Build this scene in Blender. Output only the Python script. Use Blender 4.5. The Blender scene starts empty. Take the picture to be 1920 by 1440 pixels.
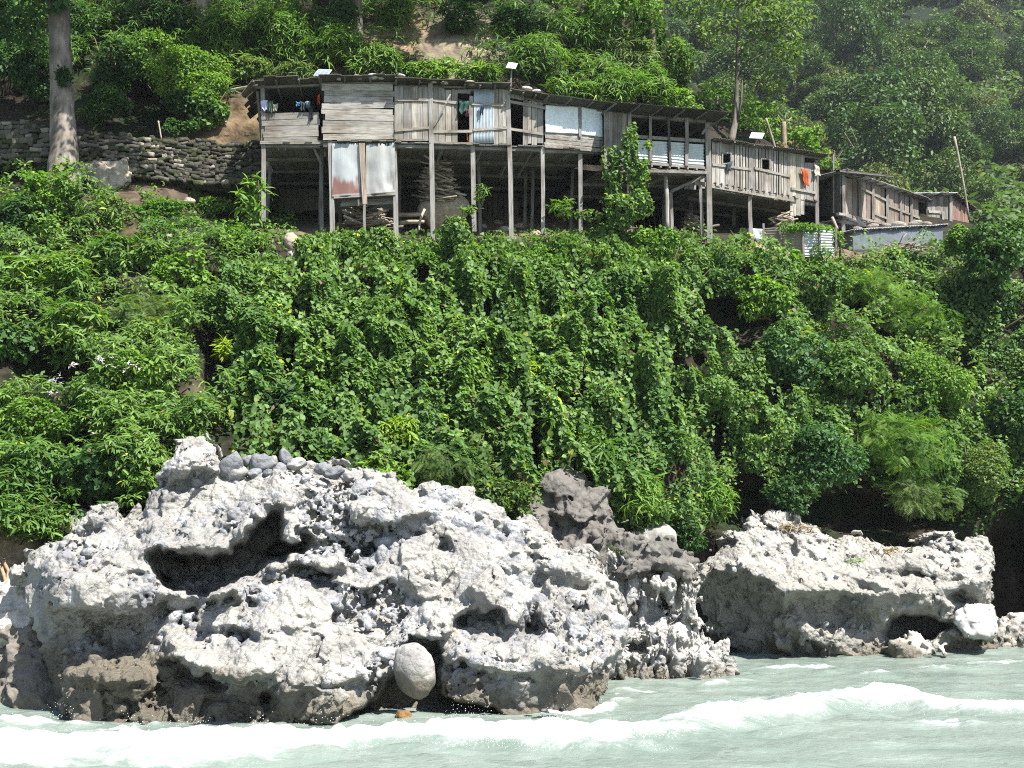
import bpy, math, random
import numpy as np
from mathutils import Vector

random.seed(11)
rng = np.random.default_rng(11)
C = bpy.context.scene.collection
# ------------------------------------------------------------------ camera geometry (photo is 1920 x 1440)
F = 2133.0
PITCH = math.radians(7.5)
CP, SP = math.cos(PITCH), math.sin(PITCH)
H = 3.5

def at(px, py, Y):
    """world point seen at photo pixel (px,py) at forward distance Y"""
    cx = (np.asarray(px, float) - 960) / F
    cy = (720 - np.asarray(py, float)) / F
    t = np.asarray(Y, float) / (CP - cy * SP)
    return np.stack(np.broadcast_arrays(cx * t, np.asarray(Y, float), H + t * (SP + cy * CP)), -1)

def proj(x, y, z):
    d = y * CP + (z - H) * SP
    u = -y * SP + (z - H) * CP
    return 960 + F * x / d, 720 - F * u / d

def on_water(px, py):
    cx = (np.asarray(px, float) - 960) / F
    cy = (720 - np.asarray(py, float)) / F
    dz = SP + cy * CP
    t = -H / dz
    return np.stack([cx * t, t * (CP - cy * SP), 0 * t], -1)

# ------------------------------------------------------------------ noise
def _hash(ix, iy, iz, seed):
    with np.errstate(over='ignore'):
        h = (ix.astype(np.uint32) * np.uint32(374761393) + iy.astype(np.uint32) * np.uint32(668265263)
             + iz.astype(np.uint32) * np.uint32(2147483647) + np.uint32(seed * 974711 + 17))
        h = (h ^ (h >> np.uint32(13))) * np.uint32(1274126177)
        h = (h ^ (h >> np.uint32(16))) * np.uint32(2246822519)
        h = h ^ (h >> np.uint32(15))
    return h.astype(np.float32) * np.float32(2.0 / 4294967295.0) - np.float32(1)

def vnoise(p, seed=0):
    p = np.asarray(p, np.float32)
    i = np.floor(p)
    f = p - i
    i = i.astype(np.int64)
    f = f * f * f * (f * (f * 6 - 15) + 10)
    out = 0
    for dx in (0, 1):
        wx = f[..., 0] if dx else 1 - f[..., 0]
        for dy in (0, 1):
            wy = f[..., 1] if dy else 1 - f[..., 1]
            for dz in (0, 1):
                wz = f[..., 2] if dz else 1 - f[..., 2]
                out = out + wx * wy * wz * _hash(i[..., 0] + dx, i[..., 1] + dy, i[..., 2] + dz, seed)
    return out

def fbm(p, octaves=4, seed=0, gain=0.5, lac=2.03, ridged=False):
    p = np.asarray(p, np.float32)
    a, s, tot = 1.0, 0, 0
    for k in range(octaves):
        n = vnoise(p * lac ** k + 13.7 * k, seed + k)
        if ridged:
            n = 1 - 2 * np.abs(n)
        s = s + a * n
        tot += a
        a *= gain
    return s / tot

def worley(p, seed=0):
    """distance to the nearest and second nearest of scattered points"""
    p = np.asarray(p, np.float32)
    i = np.floor(p).astype(np.int64)
    f1 = np.full(p.shape[0], 9, np.float32); f2 = f1.copy()
    for dx in (-1, 0, 1):
        for dy in (-1, 0, 1):
            for dz in (-1, 0, 1):
                c = i + np.array([dx, dy, dz])
                d2 = 0
                for k in range(3):
                    o = c[:, k] + .5 + .5 * _hash(c[:, 0], c[:, 1], c[:, 2], seed + 11 * k)
                    d2 = d2 + (p[:, k] - o) ** 2
                d = np.sqrt(d2)
                f2 = np.minimum(f2, np.maximum(f1, d)); f1 = np.minimum(f1, d)
    return f1, f2

def facets(p, seed=0):
    """blocky field: every scattered cell is a tilted plane of its own"""
    p = np.asarray(p, np.float32)
    i = np.floor(p).astype(np.int64)
    best = np.full(p.shape[0], 9, np.float32); val = np.zeros(p.shape[0], np.float32)
    for dx in (-1, 0, 1):
        for dy in (-1, 0, 1):
            for dz in (-1, 0, 1):
                c = i + np.array([dx, dy, dz])
                h = [_hash(c[:, 0], c[:, 1], c[:, 2], seed + 11 * k) for k in range(4)]
                q = [p[:, k] - (c[:, k] + .5 + .5 * h[k]) for k in range(3)]
                d = q[0] ** 2 + q[1] ** 2 + q[2] ** 2
                v = .5 * h[3] + .9 * (h[1] * q[0] + h[2] * q[1] + h[0] * q[2])
                m = d < best
                best = np.where(m, d, best); val = np.where(m, v, val)
    return val

def sstep(a, b, x):
    t = np.clip((x - a) / (b - a), 0, 1)
    return t * t * (3 - 2 * t)

# ------------------------------------------------------------------ tags
def tag(o, label=None, cat=None, group=None, kind=None):
    if label: o['label'] = label
    if cat: o['category'] = cat
    if group: o['group'] = group
    if kind: o['kind'] = kind
    return o

def empty(name, loc, label, cat, group=None):
    o = bpy.data.objects.new(name, None)
    C.objects.link(o)
    o.location = [float(v) for v in loc]
    o.empty_display_size = 0.2
    return tag(o, label, cat, group)

def mesh_obj(name, V, faces, mat, parent=None, tint=None, smooth=False, extra=None):
    """V (N,3) world coordinates; faces: (M,k) array or list of such arrays"""
    V = np.asarray(V, np.float32).reshape(-1, 3)
    if not isinstance(faces, list): faces = [faces]
    faces = [np.asarray(f, np.int32) for f in faces if len(f)]
    off = np.zeros(3, np.float32)
    if parent is not None:
        p = parent
        while p is not None:
            off += np.array(p.location, np.float32); p = p.parent
    elif len(V):
        off = np.array([V[:, 0].mean(), V[:, 1].mean(), V[:, 2].min()], np.float32)
    me = bpy.data.meshes.new(name)
    me.vertices.add(len(V))
    me.vertices.foreach_set('co', (V - off).ravel())
    loops = np.concatenate([f.ravel() for f in faces])
    tot = np.concatenate([np.full(len(f), f.shape[1], np.int32) for f in faces])
    start = np.concatenate([[0], np.cumsum(tot)[:-1]]).astype(np.int32)
    me.loops.add(len(loops))
    me.loops.foreach_set('vertex_index', loops)
    me.polygons.add(len(tot))
    me.polygons.foreach_set('loop_start', start)
    me.polygons.foreach_set('use_smooth', np.full(len(tot), bool(smooth)))
    if tint is not None:
        t = np.asarray(tint, np.float32)
        if t.ndim == 1: t = np.repeat(t[:, None], 3, 1)
        t4 = np.ones((len(V), 4), np.float32)
        t4[:, :t.shape[1]] = t
        a = me.attributes.new('tint', 'FLOAT_COLOR', 'POINT')
        a.data.foreach_set('color', t4.ravel())
    for k, v in (extra or {}).items():
        a = me.attributes.new(k, 'FLOAT', 'POINT')
        a.data.foreach_set('value', np.asarray(v, np.float32))
    me.materials.append(mat)
    me.update(calc_edges=True)
    me.validate()
    o = bpy.data.objects.new(name, me)
    C.objects.link(o)
    if parent is not None:
        o.parent = parent
    else:
        o.location = [float(v) for v in off]
    return o

# ------------------------------------------------------------------ mesh builder for timber, tubes, sheets
class MB:
    def __init__(s):
        s.v, s.q, s.t, s.tt = [], [], [], []
        s.n = 0
    def add(s, V, Q, tint=1.0, T=()):
        V = np.asarray(V, float).reshape(-1, 3)
        s.v.append(V)
        if len(Q): s.q.append(np.asarray(Q, int) + s.n)
        if len(T): s.tt.append(np.asarray(T, int) + s.n)
        t = np.asarray(tint, float)
        if t.ndim == 0: t = np.full((len(V), 3), float(t))
        elif t.ndim == 1: t = np.tile(t, (len(V), 1))
        s.t.append(t)
        s.n += len(V)
    def hexa(s, P, tint=1.0):
        """8 points: bottom loop 0-3, top loop 4-7"""
        s.add(P, [[3, 2, 1, 0], [4, 5, 6, 7], [0, 1, 5, 4], [1, 2, 6, 5], [2, 3, 7, 6], [3, 0, 4, 7]], tint)
    def bar(s, a, b, w, h, tint=1.0, side=None, taper=1.0, bend=0.0):
        a, b = np.asarray(a, float), np.asarray(b, float)
        d = b - a
        L = np.linalg.norm(d); d = d / max(L, 1e-6)
        if side is None:
            side = np.array([0, 1., 0]) if abs(d[1]) < .8 else np.array([1., 0, 0])
        u = np.cross(d, side); u /= np.linalg.norm(u)
        v = np.cross(u, d)
        m = (a + b) / 2 + u * bend * random.uniform(-1, 1) + v * bend * random.uniform(-1, 1)
        pts = [a, m, b] if bend else [a, b]
        k = len(pts)
        V = []
        for i, p in enumerate(pts):
            f = 1 + (taper - 1) * i / (k - 1)
            V += [p - u * w / 2 * f - v * h / 2 * f, p + u * w / 2 * f - v * h / 2 * f, p + u * w / 2 * f + v * h / 2 * f, p - u * w / 2 * f + v * h / 2 * f]
        Q = [[3, 2, 1, 0], [4 * k - 4, 4 * k - 3, 4 * k - 2, 4 * k - 1]]
        for i in range(k - 1):
            for j in range(4):
                Q.append([4 * i + j, 4 * i + (j + 1) % 4, 4 * i + 4 + (j + 1) % 4, 4 * i + 4 + j])
        s.add(V, Q, tint)
    def tube(s, pts, rad, n=8, tint=1.0, rough=0.0):
        pts = np.asarray(pts, float)
        k = len(pts)
        rad = np.broadcast_to(np.asarray(rad, float), (k,))
        V = []
        ref = np.array([0.31, 0.83, 0.2])
        for i in range(k):
            d = pts[min(i + 1, k - 1)] - pts[max(i - 1, 0)]
            d /= max(np.linalg.norm(d), 1e-9)
            r = ref if abs(np.dot(ref, d)) < .95 else np.array([1., 0, 0])
            u = np.cross(d, r); u /= np.linalg.norm(u)
            w = np.cross(d, u)
            for j in range(n):
                a = 2 * math.pi * j / n
                rr = rad[i] * (1 + rough * random.uniform(-1, 1))
                V.append(pts[i] + rr * (math.cos(a) * u + math.sin(a) * w))
        Q = [[i * n + j, i * n + (j + 1) % n, (i + 1) * n + (j + 1) % n, (i + 1) * n + j] for i in range(k - 1) for j in range(n)]
        V.append(pts[0]); V.append(pts[-1])
        T = [[k * n, (j + 1) % n, j] for j in range(n)] + [[k * n + 1, (k - 1) * n + j, (k - 1) * n + (j + 1) % n] for j in range(n)]
        s.add(V, Q, tint, T)
    def build(s, name, mat, parent=None, smooth=False):
        if not s.v: return None
        fs = []
        if s.q: fs.append(np.concatenate(s.q))
        if s.tt: fs.append(np.concatenate(s.tt))
        return mesh_obj(name, np.concatenate(s.v), fs, mat, parent, np.concatenate(s.t), smooth)

def jit(a):
    return random.uniform(-a, a)

# ------------------------------------------------------------------ materials
def newmat(name):
    m = bpy.data.materials.new(name)
    m.use_nodes = True
    nt = m.node_tree
    for n in list(nt.nodes): nt.nodes.remove(n)
    out = nt.nodes.new('ShaderNodeOutputMaterial')
    return m, nt, out

def nd(nt, typ, ins=None, **kw):
    n = nt.nodes.new(typ)
    for k, v in kw.items(): setattr(n, k, v)
    for k, v in (ins or {}).items():
        if isinstance(v, bpy.types.NodeSocket): nt.links.new(v, n.inputs[k])
        else: n.inputs[k].default_value = v
    return n

def mul(nt, a, b, fac=1.0):
    n = nd(nt, 'ShaderNodeMix', data_type='RGBA', blend_type='MULTIPLY')
    n.inputs[0].default_value = fac
    for i, v in ((6, a), (7, b)):
        if isinstance(v, bpy.types.NodeSocket): nt.links.new(v, n.inputs[i])
        else: n.inputs[i].default_value = v
    return n.outputs[2]

def mixc(nt, f, a, b):
    n = nd(nt, 'ShaderNodeMix', data_type='RGBA')
    for i, v in ((0, f), (6, a), (7, b)):
        if isinstance(v, bpy.types.NodeSocket): nt.links.new(v, n.inputs[i])
        else: n.inputs[i].default_value = v
    return n.outputs[2]

def ramp(nt, fac, stops):
    r = nd(nt, 'ShaderNodeValToRGB', {'Fac': fac})
    e = r.color_ramp.elements
    while len(e) < len(stops): e.new(0.5)
    for x, (p, c) in zip(e, stops):
        x.position = p
        x.color = c if len(c) == 4 else (*c, 1)
    return r.outputs['Color']

def coords(nt, scale):
    tc = nd(nt, 'ShaderNodeTexCoord')
    mp = nd(nt, 'ShaderNodeMapping', {'Vector': tc.outputs['Object']})
    mp.inputs['Scale'].default_value = scale
    return mp.outputs['Vector']

def g(v): return (v, v, v, 1)

def leaf_material(name, trans=0.36, rough=0.55):
    m, nt, out = newmat(name)
    a = nd(nt, 'ShaderNodeAttribute', attribute_name='tint')
    p = nd(nt, 'ShaderNodeBsdfPrincipled', {'Base Color': a.outputs['Color'], 'Roughness': rough})
    p.inputs['Specular IOR Level'].default_value = 0.22
    t = nd(nt, 'ShaderNodeBsdfTranslucent', {'Color': mul(nt, a.outputs['Color'], (1.5, 1.7, 0.6, 1))})
    mx = nd(nt, 'ShaderNodeMixShader', {0: trans, 1: p.outputs[0], 2: t.outputs[0]})
    nt.links.new(mx.outputs[0], out.inputs['Surface'])
    return m

def wood_material(name, scale, base=(0.225, 0.216, 0.204)):
    m, nt, out = newmat(name)
    a = nd(nt, 'ShaderNodeAttribute', attribute_name='tint')
    v = coords(nt, scale)
    n1 = nd(nt, 'ShaderNodeTexNoise', {'Vector': v, 'Scale': 1.0, 'Detail': 6.0, 'Roughness': 0.65})
    c1 = ramp(nt, n1.outputs['Fac'], [(0.3, (0.4, 0.38, 0.36)), (0.48, (0.95, 0.94, 0.92)), (0.72, (1.35, 1.34, 1.32))])
    v2 = coords(nt, (1.3, 1.3, 1.3))
    n2 = nd(nt, 'ShaderNodeTexNoise', {'Vector': v2, 'Scale': 1.0, 'Detail': 5.0})
    c2 = ramp(nt, n2.outputs['Fac'], [(0.3, (0.6, 0.55, 0.5)), (0.55, (1, 1, 1)), (0.8, (1.1, 1.12, 1.15))])
    col = mul(nt, mul(nt, (*base, 1), c1), mul(nt, c2, a.outputs['Color']))
    b = nd(nt, 'ShaderNodeBump', {'Height': n1.outputs['Fac'], 'Strength': 0.6, 'Distance': 0.01})
    p = nd(nt, 'ShaderNodeBsdfPrincipled', {'Base Color': col, 'Roughness': 0.85, 'Normal': b.outputs[0]})
    p.inputs['Specular IOR Level'].default_value = 0.2
    nt.links.new(p.outputs[0], out.inputs['Surface'])
    return m

def plain_material(name, base=(1, 1, 1), rough=0.8, metal=0.0, nscale=3.0, namp=0.35, spec=0.3, bump=0.3, bdist=0.02):
    m, nt, out = newmat(name)
    a = nd(nt, 'ShaderNodeAttribute', attribute_name='tint')
    v = coords(nt, (nscale,) * 3)
    n1 = nd(nt, 'ShaderNodeTexNoise', {'Vector': v, 'Scale': 1.0, 'Detail': 7.0, 'Roughness': 0.6})
    lo, hi = 1 - namp, 1 + namp
    c1 = ramp(nt, n1.outputs['Fac'], [(0.32, (lo,) * 3), (0.68, (hi,) * 3)])
    col = mul(nt, mul(nt, (*base, 1), c1), a.outputs['Color'])
    b = nd(nt, 'ShaderNodeBump', {'Height': n1.outputs['Fac'], 'Strength': bump, 'Distance': bdist})
    p = nd(nt, 'ShaderNodeBsdfPrincipled', {'Base Color': col, 'Roughness': rough, 'Metallic': metal, 'Normal': b.outputs[0]})
    p.inputs['Specular IOR Level'].default_value = spec
    nt.links.new(p.outputs[0], out.inputs['Surface'])
    return m

def rock_material(name, fine=14.0, bump=0.8):
    m, nt, out = newmat(name)
    a = nd(nt, 'ShaderNodeAttribute', attribute_name='tint')
    n1 = nd(nt, 'ShaderNodeTexNoise', {'Vector': coords(nt, (fine,) * 3), 'Scale': 1.0, 'Detail': 8.0, 'Roughness': 0.7})
    c1 = ramp(nt, n1.outputs['Fac'], [(0.3, (0.55, 0.55, 0.53)), (0.42, (0.93, 0.93, 0.93)), (0.7, (1.15, 1.15, 1.15))])
    n2 = nd(nt, 'ShaderNodeTexNoise', {'Vector': coords(nt, (1.1,) * 3), 'Scale': 1.0, 'Detail': 5.0, 'Roughness': 0.6})
    c2 = ramp(nt, n2.outputs['Fac'], [(0.33, (0.72, 0.72, 0.74)), (0.55, (1, 1, 0.99)), (0.75, (1.1, 1.09, 1.05))])
    vo = nd(nt, 'ShaderNodeTexVoronoi', {'Vector': coords(nt, (fine * 0.55,) * 3), 'Scale': 1.0})
    hs = nd(nt, 'ShaderNodeMath', {0: n1.outputs['Fac'], 1: vo.outputs['Distance']}, operation='SUBTRACT')
    col = mul(nt, mul(nt, a.outputs['Color'], c1), c2)
    b = nd(nt, 'ShaderNodeBump', {'Height': hs.outputs[0], 'Strength': bump, 'Distance': 0.09})
    rg = nd(nt, 'ShaderNodeMapRange', {0: a.outputs['Alpha'], 1: 0.0, 2: 1.0, 3: 0.35, 4: 0.9})
    p = nd(nt, 'ShaderNodeBsdfPrincipled', {'Base Color': col, 'Roughness': rg.outputs[0], 'Normal': b.outputs[0]})
    p.inputs['Specular IOR Level'].default_value = 0.3
    nt.links.new(p.outputs[0], out.inputs['Surface'])
    return m

M = {}
M['leaf'] = leaf_material('leaf')
M['leaf_far'] = leaf_material('leaf_far', 0.2, 0.6)
M['wood_v'] = wood_material('weathered_wood_upright', (22, 22, 1.6))
M['wood_h'] = wood_material('weathered_wood_lying', (1.6, 22, 22))
M['bark'] = wood_material('bark', (7, 7, 1.6), (1.0, 1.0, 1.0))
M['dull_tin'] = plain_material('dull_dark_tin', (1, 1, 1), 0.9, nscale=3, namp=0.3, spec=0.08, bump=0.2)
M['tin'] = plain_material('galvanised_tin', (1, 1, 1), 0.45, metal=0.0, nscale=2.2, namp=0.16, spec=0.6, bump=0.15)
M['cloth'] = plain_material('cloth', (1, 1, 1), 0.9, nscale=12, namp=0.15, spec=0.1, bump=0.1)
M['soil'] = plain_material('soil', (1, 1, 1), 0.95, nscale=2.5, namp=0.5, spec=0.1, bump=1.0, bdist=0.12)
M['stone'] = rock_material('stone', 11.0, 0.6)
M['rock'] = rock_material('conglomerate', 17.0, 0.75)
M['smooth_stone'] = rock_material('smooth_stone', 5.0, 0.15)
M['panel'] = plain_material('solar_cell', (1, 1, 1), 0.12, nscale=2, namp=0.1, spec=0.8, bump=0.0)
# ------------------------------------------------------------------ the bank: forward distance of the ground at each photo pixel
COLS = [
 (-700, [(-900, 74), (0, 52), (200, 44), (330, 40), (440, 36.5), (700, 31.5), (1000, 27.5), (1200, 26), (1420, 24.6)]),
 (0,    [(-900, 72), (0, 48), (205, 42), (320, 39.6), (345, 38.2), (440, 35.5), (700, 30.8), (1000, 27.2), (1200, 26), (1420, 25)]),
 (250,  [(-900, 70), (0, 47), (205, 42.5), (330, 40), (360, 38), (450, 36), (700, 31), (900, 28.2), (1000, 27.6), (1420, 26.6)]),
 (500,  [(-900, 70), (0, 47.5), (150, 44), (262, 42.6), (400, 41.5), (436, 37.3), (480, 36), (700, 32), (880, 28.6), (1000, 28), (1420, 27.2)]),
 (900,  [(-900, 72), (0, 49), (165, 45), (280, 43.6), (420, 42.5), (452, 37.6), (500, 36.8), (700, 33.4), (900, 30), (1000, 29.6), (1420, 29)]),
 (1150, [(-900, 74), (0, 52), (200, 46.5), (300, 45), (415, 43.5), (436, 38.6), (500, 37.6), (700, 34.8), (900, 32), (1000, 31.4), (1420, 31)]),
 (1400, [(-900, 80), (180, 52), (260, 48.5), (400, 46), (446, 42), (480, 40), (700, 37.4), (950, 36.2), (1100, 36.6), (1420, 36.4)]),
 (1650, [(-900, 84), (300, 56), (375, 53), (440, 49.5), (474, 44.5), (520, 43), (700, 40), (1000, 38), (1100, 38), (1420, 38)]),
 (1850, [(-900, 90), (350, 62), (420, 55), (455, 47), (500, 44), (700, 41), (1000, 39), (1200, 38.2), (1420, 37.6)]),
 (2100, [(-900, 90), (350, 62), (420, 52), (455, 46), (500, 44), (700, 41.4), (1000, 39.5), (1200, 38.8), (1420, 38)]),
 (2700, [(-900, 90), (350, 62), (420, 52), (455, 46), (500, 44), (700, 42), (1000, 40.5), (1200, 40), (1420, 39)]),
]
_cx = np.array([c[0] for c in COLS], float)
def ground_d(px, py):
    px, py = np.broadcast_arrays(np.asarray(px, float), np.asarray(py, float))
    vals = np.stack([np.interp(py, [a for a, _ in c[1]], [b for _, b in c[1]]) for c in COLS], 0)
    k = np.clip(np.searchsorted(_cx, px) - 1, 0, len(_cx) - 2)
    t = np.clip((px - _cx[k]) / (_cx[k + 1] - _cx[k]), 0, 1)
    t = t * t * (3 - 2 * t) * 0.5 + t * 0.5
    a = np.take_along_axis(vals, k[None], 0)[0]
    b = np.take_along_axis(vals, (k + 1)[None], 0)[0]
    return a + (b - a) * t

# dark hollows in the greenery: (photo x, y, rx, ry, depth m)
HOLES = [(110, 700, 75, 42, 1.6), (405, 700, 26, 60, 1.6), (1370, 610, 90, 55, 2.0), (1290, 690, 40, 50, 1.2), (1003, 850, 14, 75, 1.2), (1560, 965, 220, 34, 1.8), (1400, 925, 40, 40, 1.0), (1890, 1090, 50, 110, 2.5),
         (130, 840, 60, 26, .9), (225, 960, 50, 30, .8), (1600, 590, 30, 26, .9), (1480, 480, 30, 18, .5), (620, 690, 12, 50, .7), (795, 520, 22, 24, .8), (560, 560, 20, 40, .6), (1800, 700, 30, 60, .8), (1650, 640, 40, 18, .8),
         (780, 710, 10, 50, .6), (905, 690, 10, 60, .6), (1120, 640, 14, 60, .8), (1345, 830, 20, 50, .8), (1470, 740, 40, 22, .8), (1610, 780, 34, 24, .8), (250, 680, 30, 16, .5), (60, 620, 40, 16, .7), (330, 560, 40, 14, .6), (180, 560, 40, 14, .6), (540, 690, 16, 40, .8),
         (700, 600, 7, 60, .7), (840, 790, 8, 50, .7), (960, 560, 8, 50, .6), (1090, 740, 9, 60, .8), (1230, 720, 10, 60, .8), (660, 740, 8, 60, .7), (590, 640, 9, 60, .6), (1010, 620, 7, 60, .6), (1180, 560, 9, 40, .6), (520, 640, 9, 40, .6), (760, 800, 8, 40, .6), (60, 200, 100, 50, 1.6), (275, 205, 80, 55, 2.0), (160, 150, 30, 50, .8), (600, 10, 40, 20, .8), (880, 10, 60, 20, 1.0), (1235, 60, 20, 60, 1.)]
# places kept clear of growth (rocks, paths)
CLEAR = [(1062, 945, 62, 62), (1150, 1010, 60, 30), (1230, 1008, 36, 24), (547, 462, 18, 22), (1480, 985, 70, 20), (440, 235, 40, 40), (330, 365, 60, 14), (250, 440, 20, 30), (303, 446, 26, 10)]
def clear(px, py):
    r_ = 0
    for x, y, a, b in CLEAR:
        r_ = np.maximum(r_, np.exp(-((((px - x) / a) ** 2 + ((py - y) / b) ** 2)) ** 2))
    return r_
def hole(px, py, k=1.0):
    r_ = 0
    for x, y, a, b, m in HOLES:
        r_ = np.maximum(r_, np.exp(-((((px - x) / (a * k)) ** 2 + ((py - y) / (b * k)) ** 2)) ** 1.5) * m)
    return r_

def gp(px, py, up=0.0):
    """point on the bank"""
    d = ground_d(px, py)
    return at(px, py, d - up)

# terrain top edge (photo y) by column: the near hill drops away behind the huts on the right
def top_edge(px):
    return np.interp(px, [-700, 1180, 1238, 1290, 1400, 1540, 1740, 1850, 2700], [-900, -900, 10, 150, 235, 318, 402, 425, 420])

def build_bank():
    X = np.linspace(-700, 2700, 341)
    n = 190
    T = np.linspace(0, 1, n)
    top = top_edge(X)
    PY = top[None, :] + (1420 - top[None, :]) * T[:, None]
    PX = np.repeat(X[None, :], n, 0)
    D = ground_d(PX, PY)
    P = at(PX, PY, D)
    q = P.reshape(-1, 3)
    D2 = D - (fbm(q * 0.35, 4, 5) * 0.55 + fbm(q * 1.2, 5, 9) * 0.32 + 0.5 * fbm(q * 0.9, 5, 19, ridged=True) * np.exp(-((PX.ravel() - 400) / 130) ** 4 - ((PY.ravel() - 215) / 60) ** 4)).reshape(D.shape)
    D2 = D2 + hole(PX, PY)
    P = at(PX, PY, D2)
    # back skirt (falls away behind the crest)
    b1 = P[0].copy(); b1[:, 1] += 6; b1[:, 2] -= 5
    b2 = P[0].copy(); b2[:, 1] += 14; b2[:, 2] -= 22
    P = np.concatenate([b2[None], b1[None], P], 0)
    r, c = P.shape[:2]
    idx = np.arange(r * c).reshape(r, c)
    Q = np.stack([idx[1:, :-1], idx[1:, 1:], idx[:-1, 1:], idx[:-1, :-1]], -1).reshape(-1, 4)
    V = P.reshape(-1, 3)
    px, py = proj(V[:, 0], V[:, 1], V[:, 2])
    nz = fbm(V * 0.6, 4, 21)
    base = np.array([0.026, 0.021, 0.015])[None] * (1 + 0.5 * nz[:, None])  # near-black soil colour also carries the shade of the hollows
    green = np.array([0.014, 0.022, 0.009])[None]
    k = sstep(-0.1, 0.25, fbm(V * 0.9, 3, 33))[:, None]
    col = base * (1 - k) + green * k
    def patch(cx, cy, rx, ry, c, amt=1.0):
        w = np.exp(-(((px - cx) / rx) ** 2 + ((py - cy) / ry) ** 2) ** 2) * amt
        w = np.clip(w * (1 + 0.8 * nz), 0, 1)[:, None]
        return col * (1 - w) + np.array(c)[None] * (1 + 0.4 * nz[:, None]) * w
    col = patch(440, 232, 80, 50, (0.13, 0.092, 0.055))
    col = patch(870, 95, 90, 65, (0.2, 0.165, 0.12))
    col = patch(740, 60, 60, 50, (0.22, 0.16, 0.1))
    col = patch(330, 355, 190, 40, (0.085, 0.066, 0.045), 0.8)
    col = patch(230, 420, 60, 60, (0.09, 0.065, 0.042), 0.7)
    col = patch(900, 432, 380, 22, (0.17, 0.13, 0.09), 0.8)
    col = patch(1500, 470, 200, 20, (0.17, 0.12, 0.09), 0.8)
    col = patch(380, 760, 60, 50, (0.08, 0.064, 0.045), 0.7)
    col = patch(20, 1080, 60, 110, (0.25, 0.19, 0.13), 0.8)
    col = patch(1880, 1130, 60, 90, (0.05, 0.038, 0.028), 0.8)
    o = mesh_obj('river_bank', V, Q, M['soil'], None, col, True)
    tag(o, kind='structure')
build_bank()

# ------------------------------------------------------------------ far forested hillside
FCOLS = [
 (1000, [(-700, 330), (0, 190), (200, 150), (420, 112), (520, 100)]),
 (1300, [(-700, 330), (0, 200), (200, 155), (420, 112), (520, 100)]),
 (1650, [(-700, 360), (0, 225), (200, 165), (420, 118), (520, 100)]),
 (1920, [(-700, 420), (0, 275), (200, 185), (420, 126), (520, 104)]),
 (2600, [(-700, 470), (0, 300), (200, 210), (420, 140), (520, 110)]),
]
def far_d(px, py):
    px, py = np.broadcast_arrays(np.asarray(px, float), np.asarray(py, float))
    vals = np.stack([np.interp(py, [a for a, _ in c[1]], [b for _, b in c[1]]) for c in FCOLS], 0)
    xs = np.array([c[0] for c in FCOLS], float)
    k = np.clip(np.searchsorted(xs, px) - 1, 0, len(xs) - 2)
    t = np.clip((px - xs[k]) / (xs[k + 1] - xs[k]), 0, 1)
    return np.take_along_axis(vals, k[None], 0)[0] * (1 - t) + np.take_along_axis(vals, (k + 1)[None], 0)[0] * t

def build_far():
    X = np.linspace(1000, 2600, 161); Y = np.linspace(-360, 520, 89)
    PX, PY = np.meshgrid(X, Y)
    P = at(PX, PY, far_d(PX, PY))
    V = P.reshape(-1, 3)
    V = V - np.array([0, 1, -0.5])[None] * (fbm(V * 0.05, 4, 3) * 5)[:, None]
    r, c = PX.shape
    idx = np.arange(r * c).reshape(r, c)
    Q = np.stack([idx[1:, :-1], idx[1:, 1:], idx[:-1, 1:], idx[:-1, :-1]], -1).reshape(-1, 4)
    nz = fbm(V * 0.15, 4, 8)[:, None]
    col = np.array([[0.009, 0.015, 0.007]]) * (1 + 0.6 * nz)
    tag(mesh_obj('far_hillside', V, Q, M['soil'], None, col, True), kind='structure')
build_far()

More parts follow.
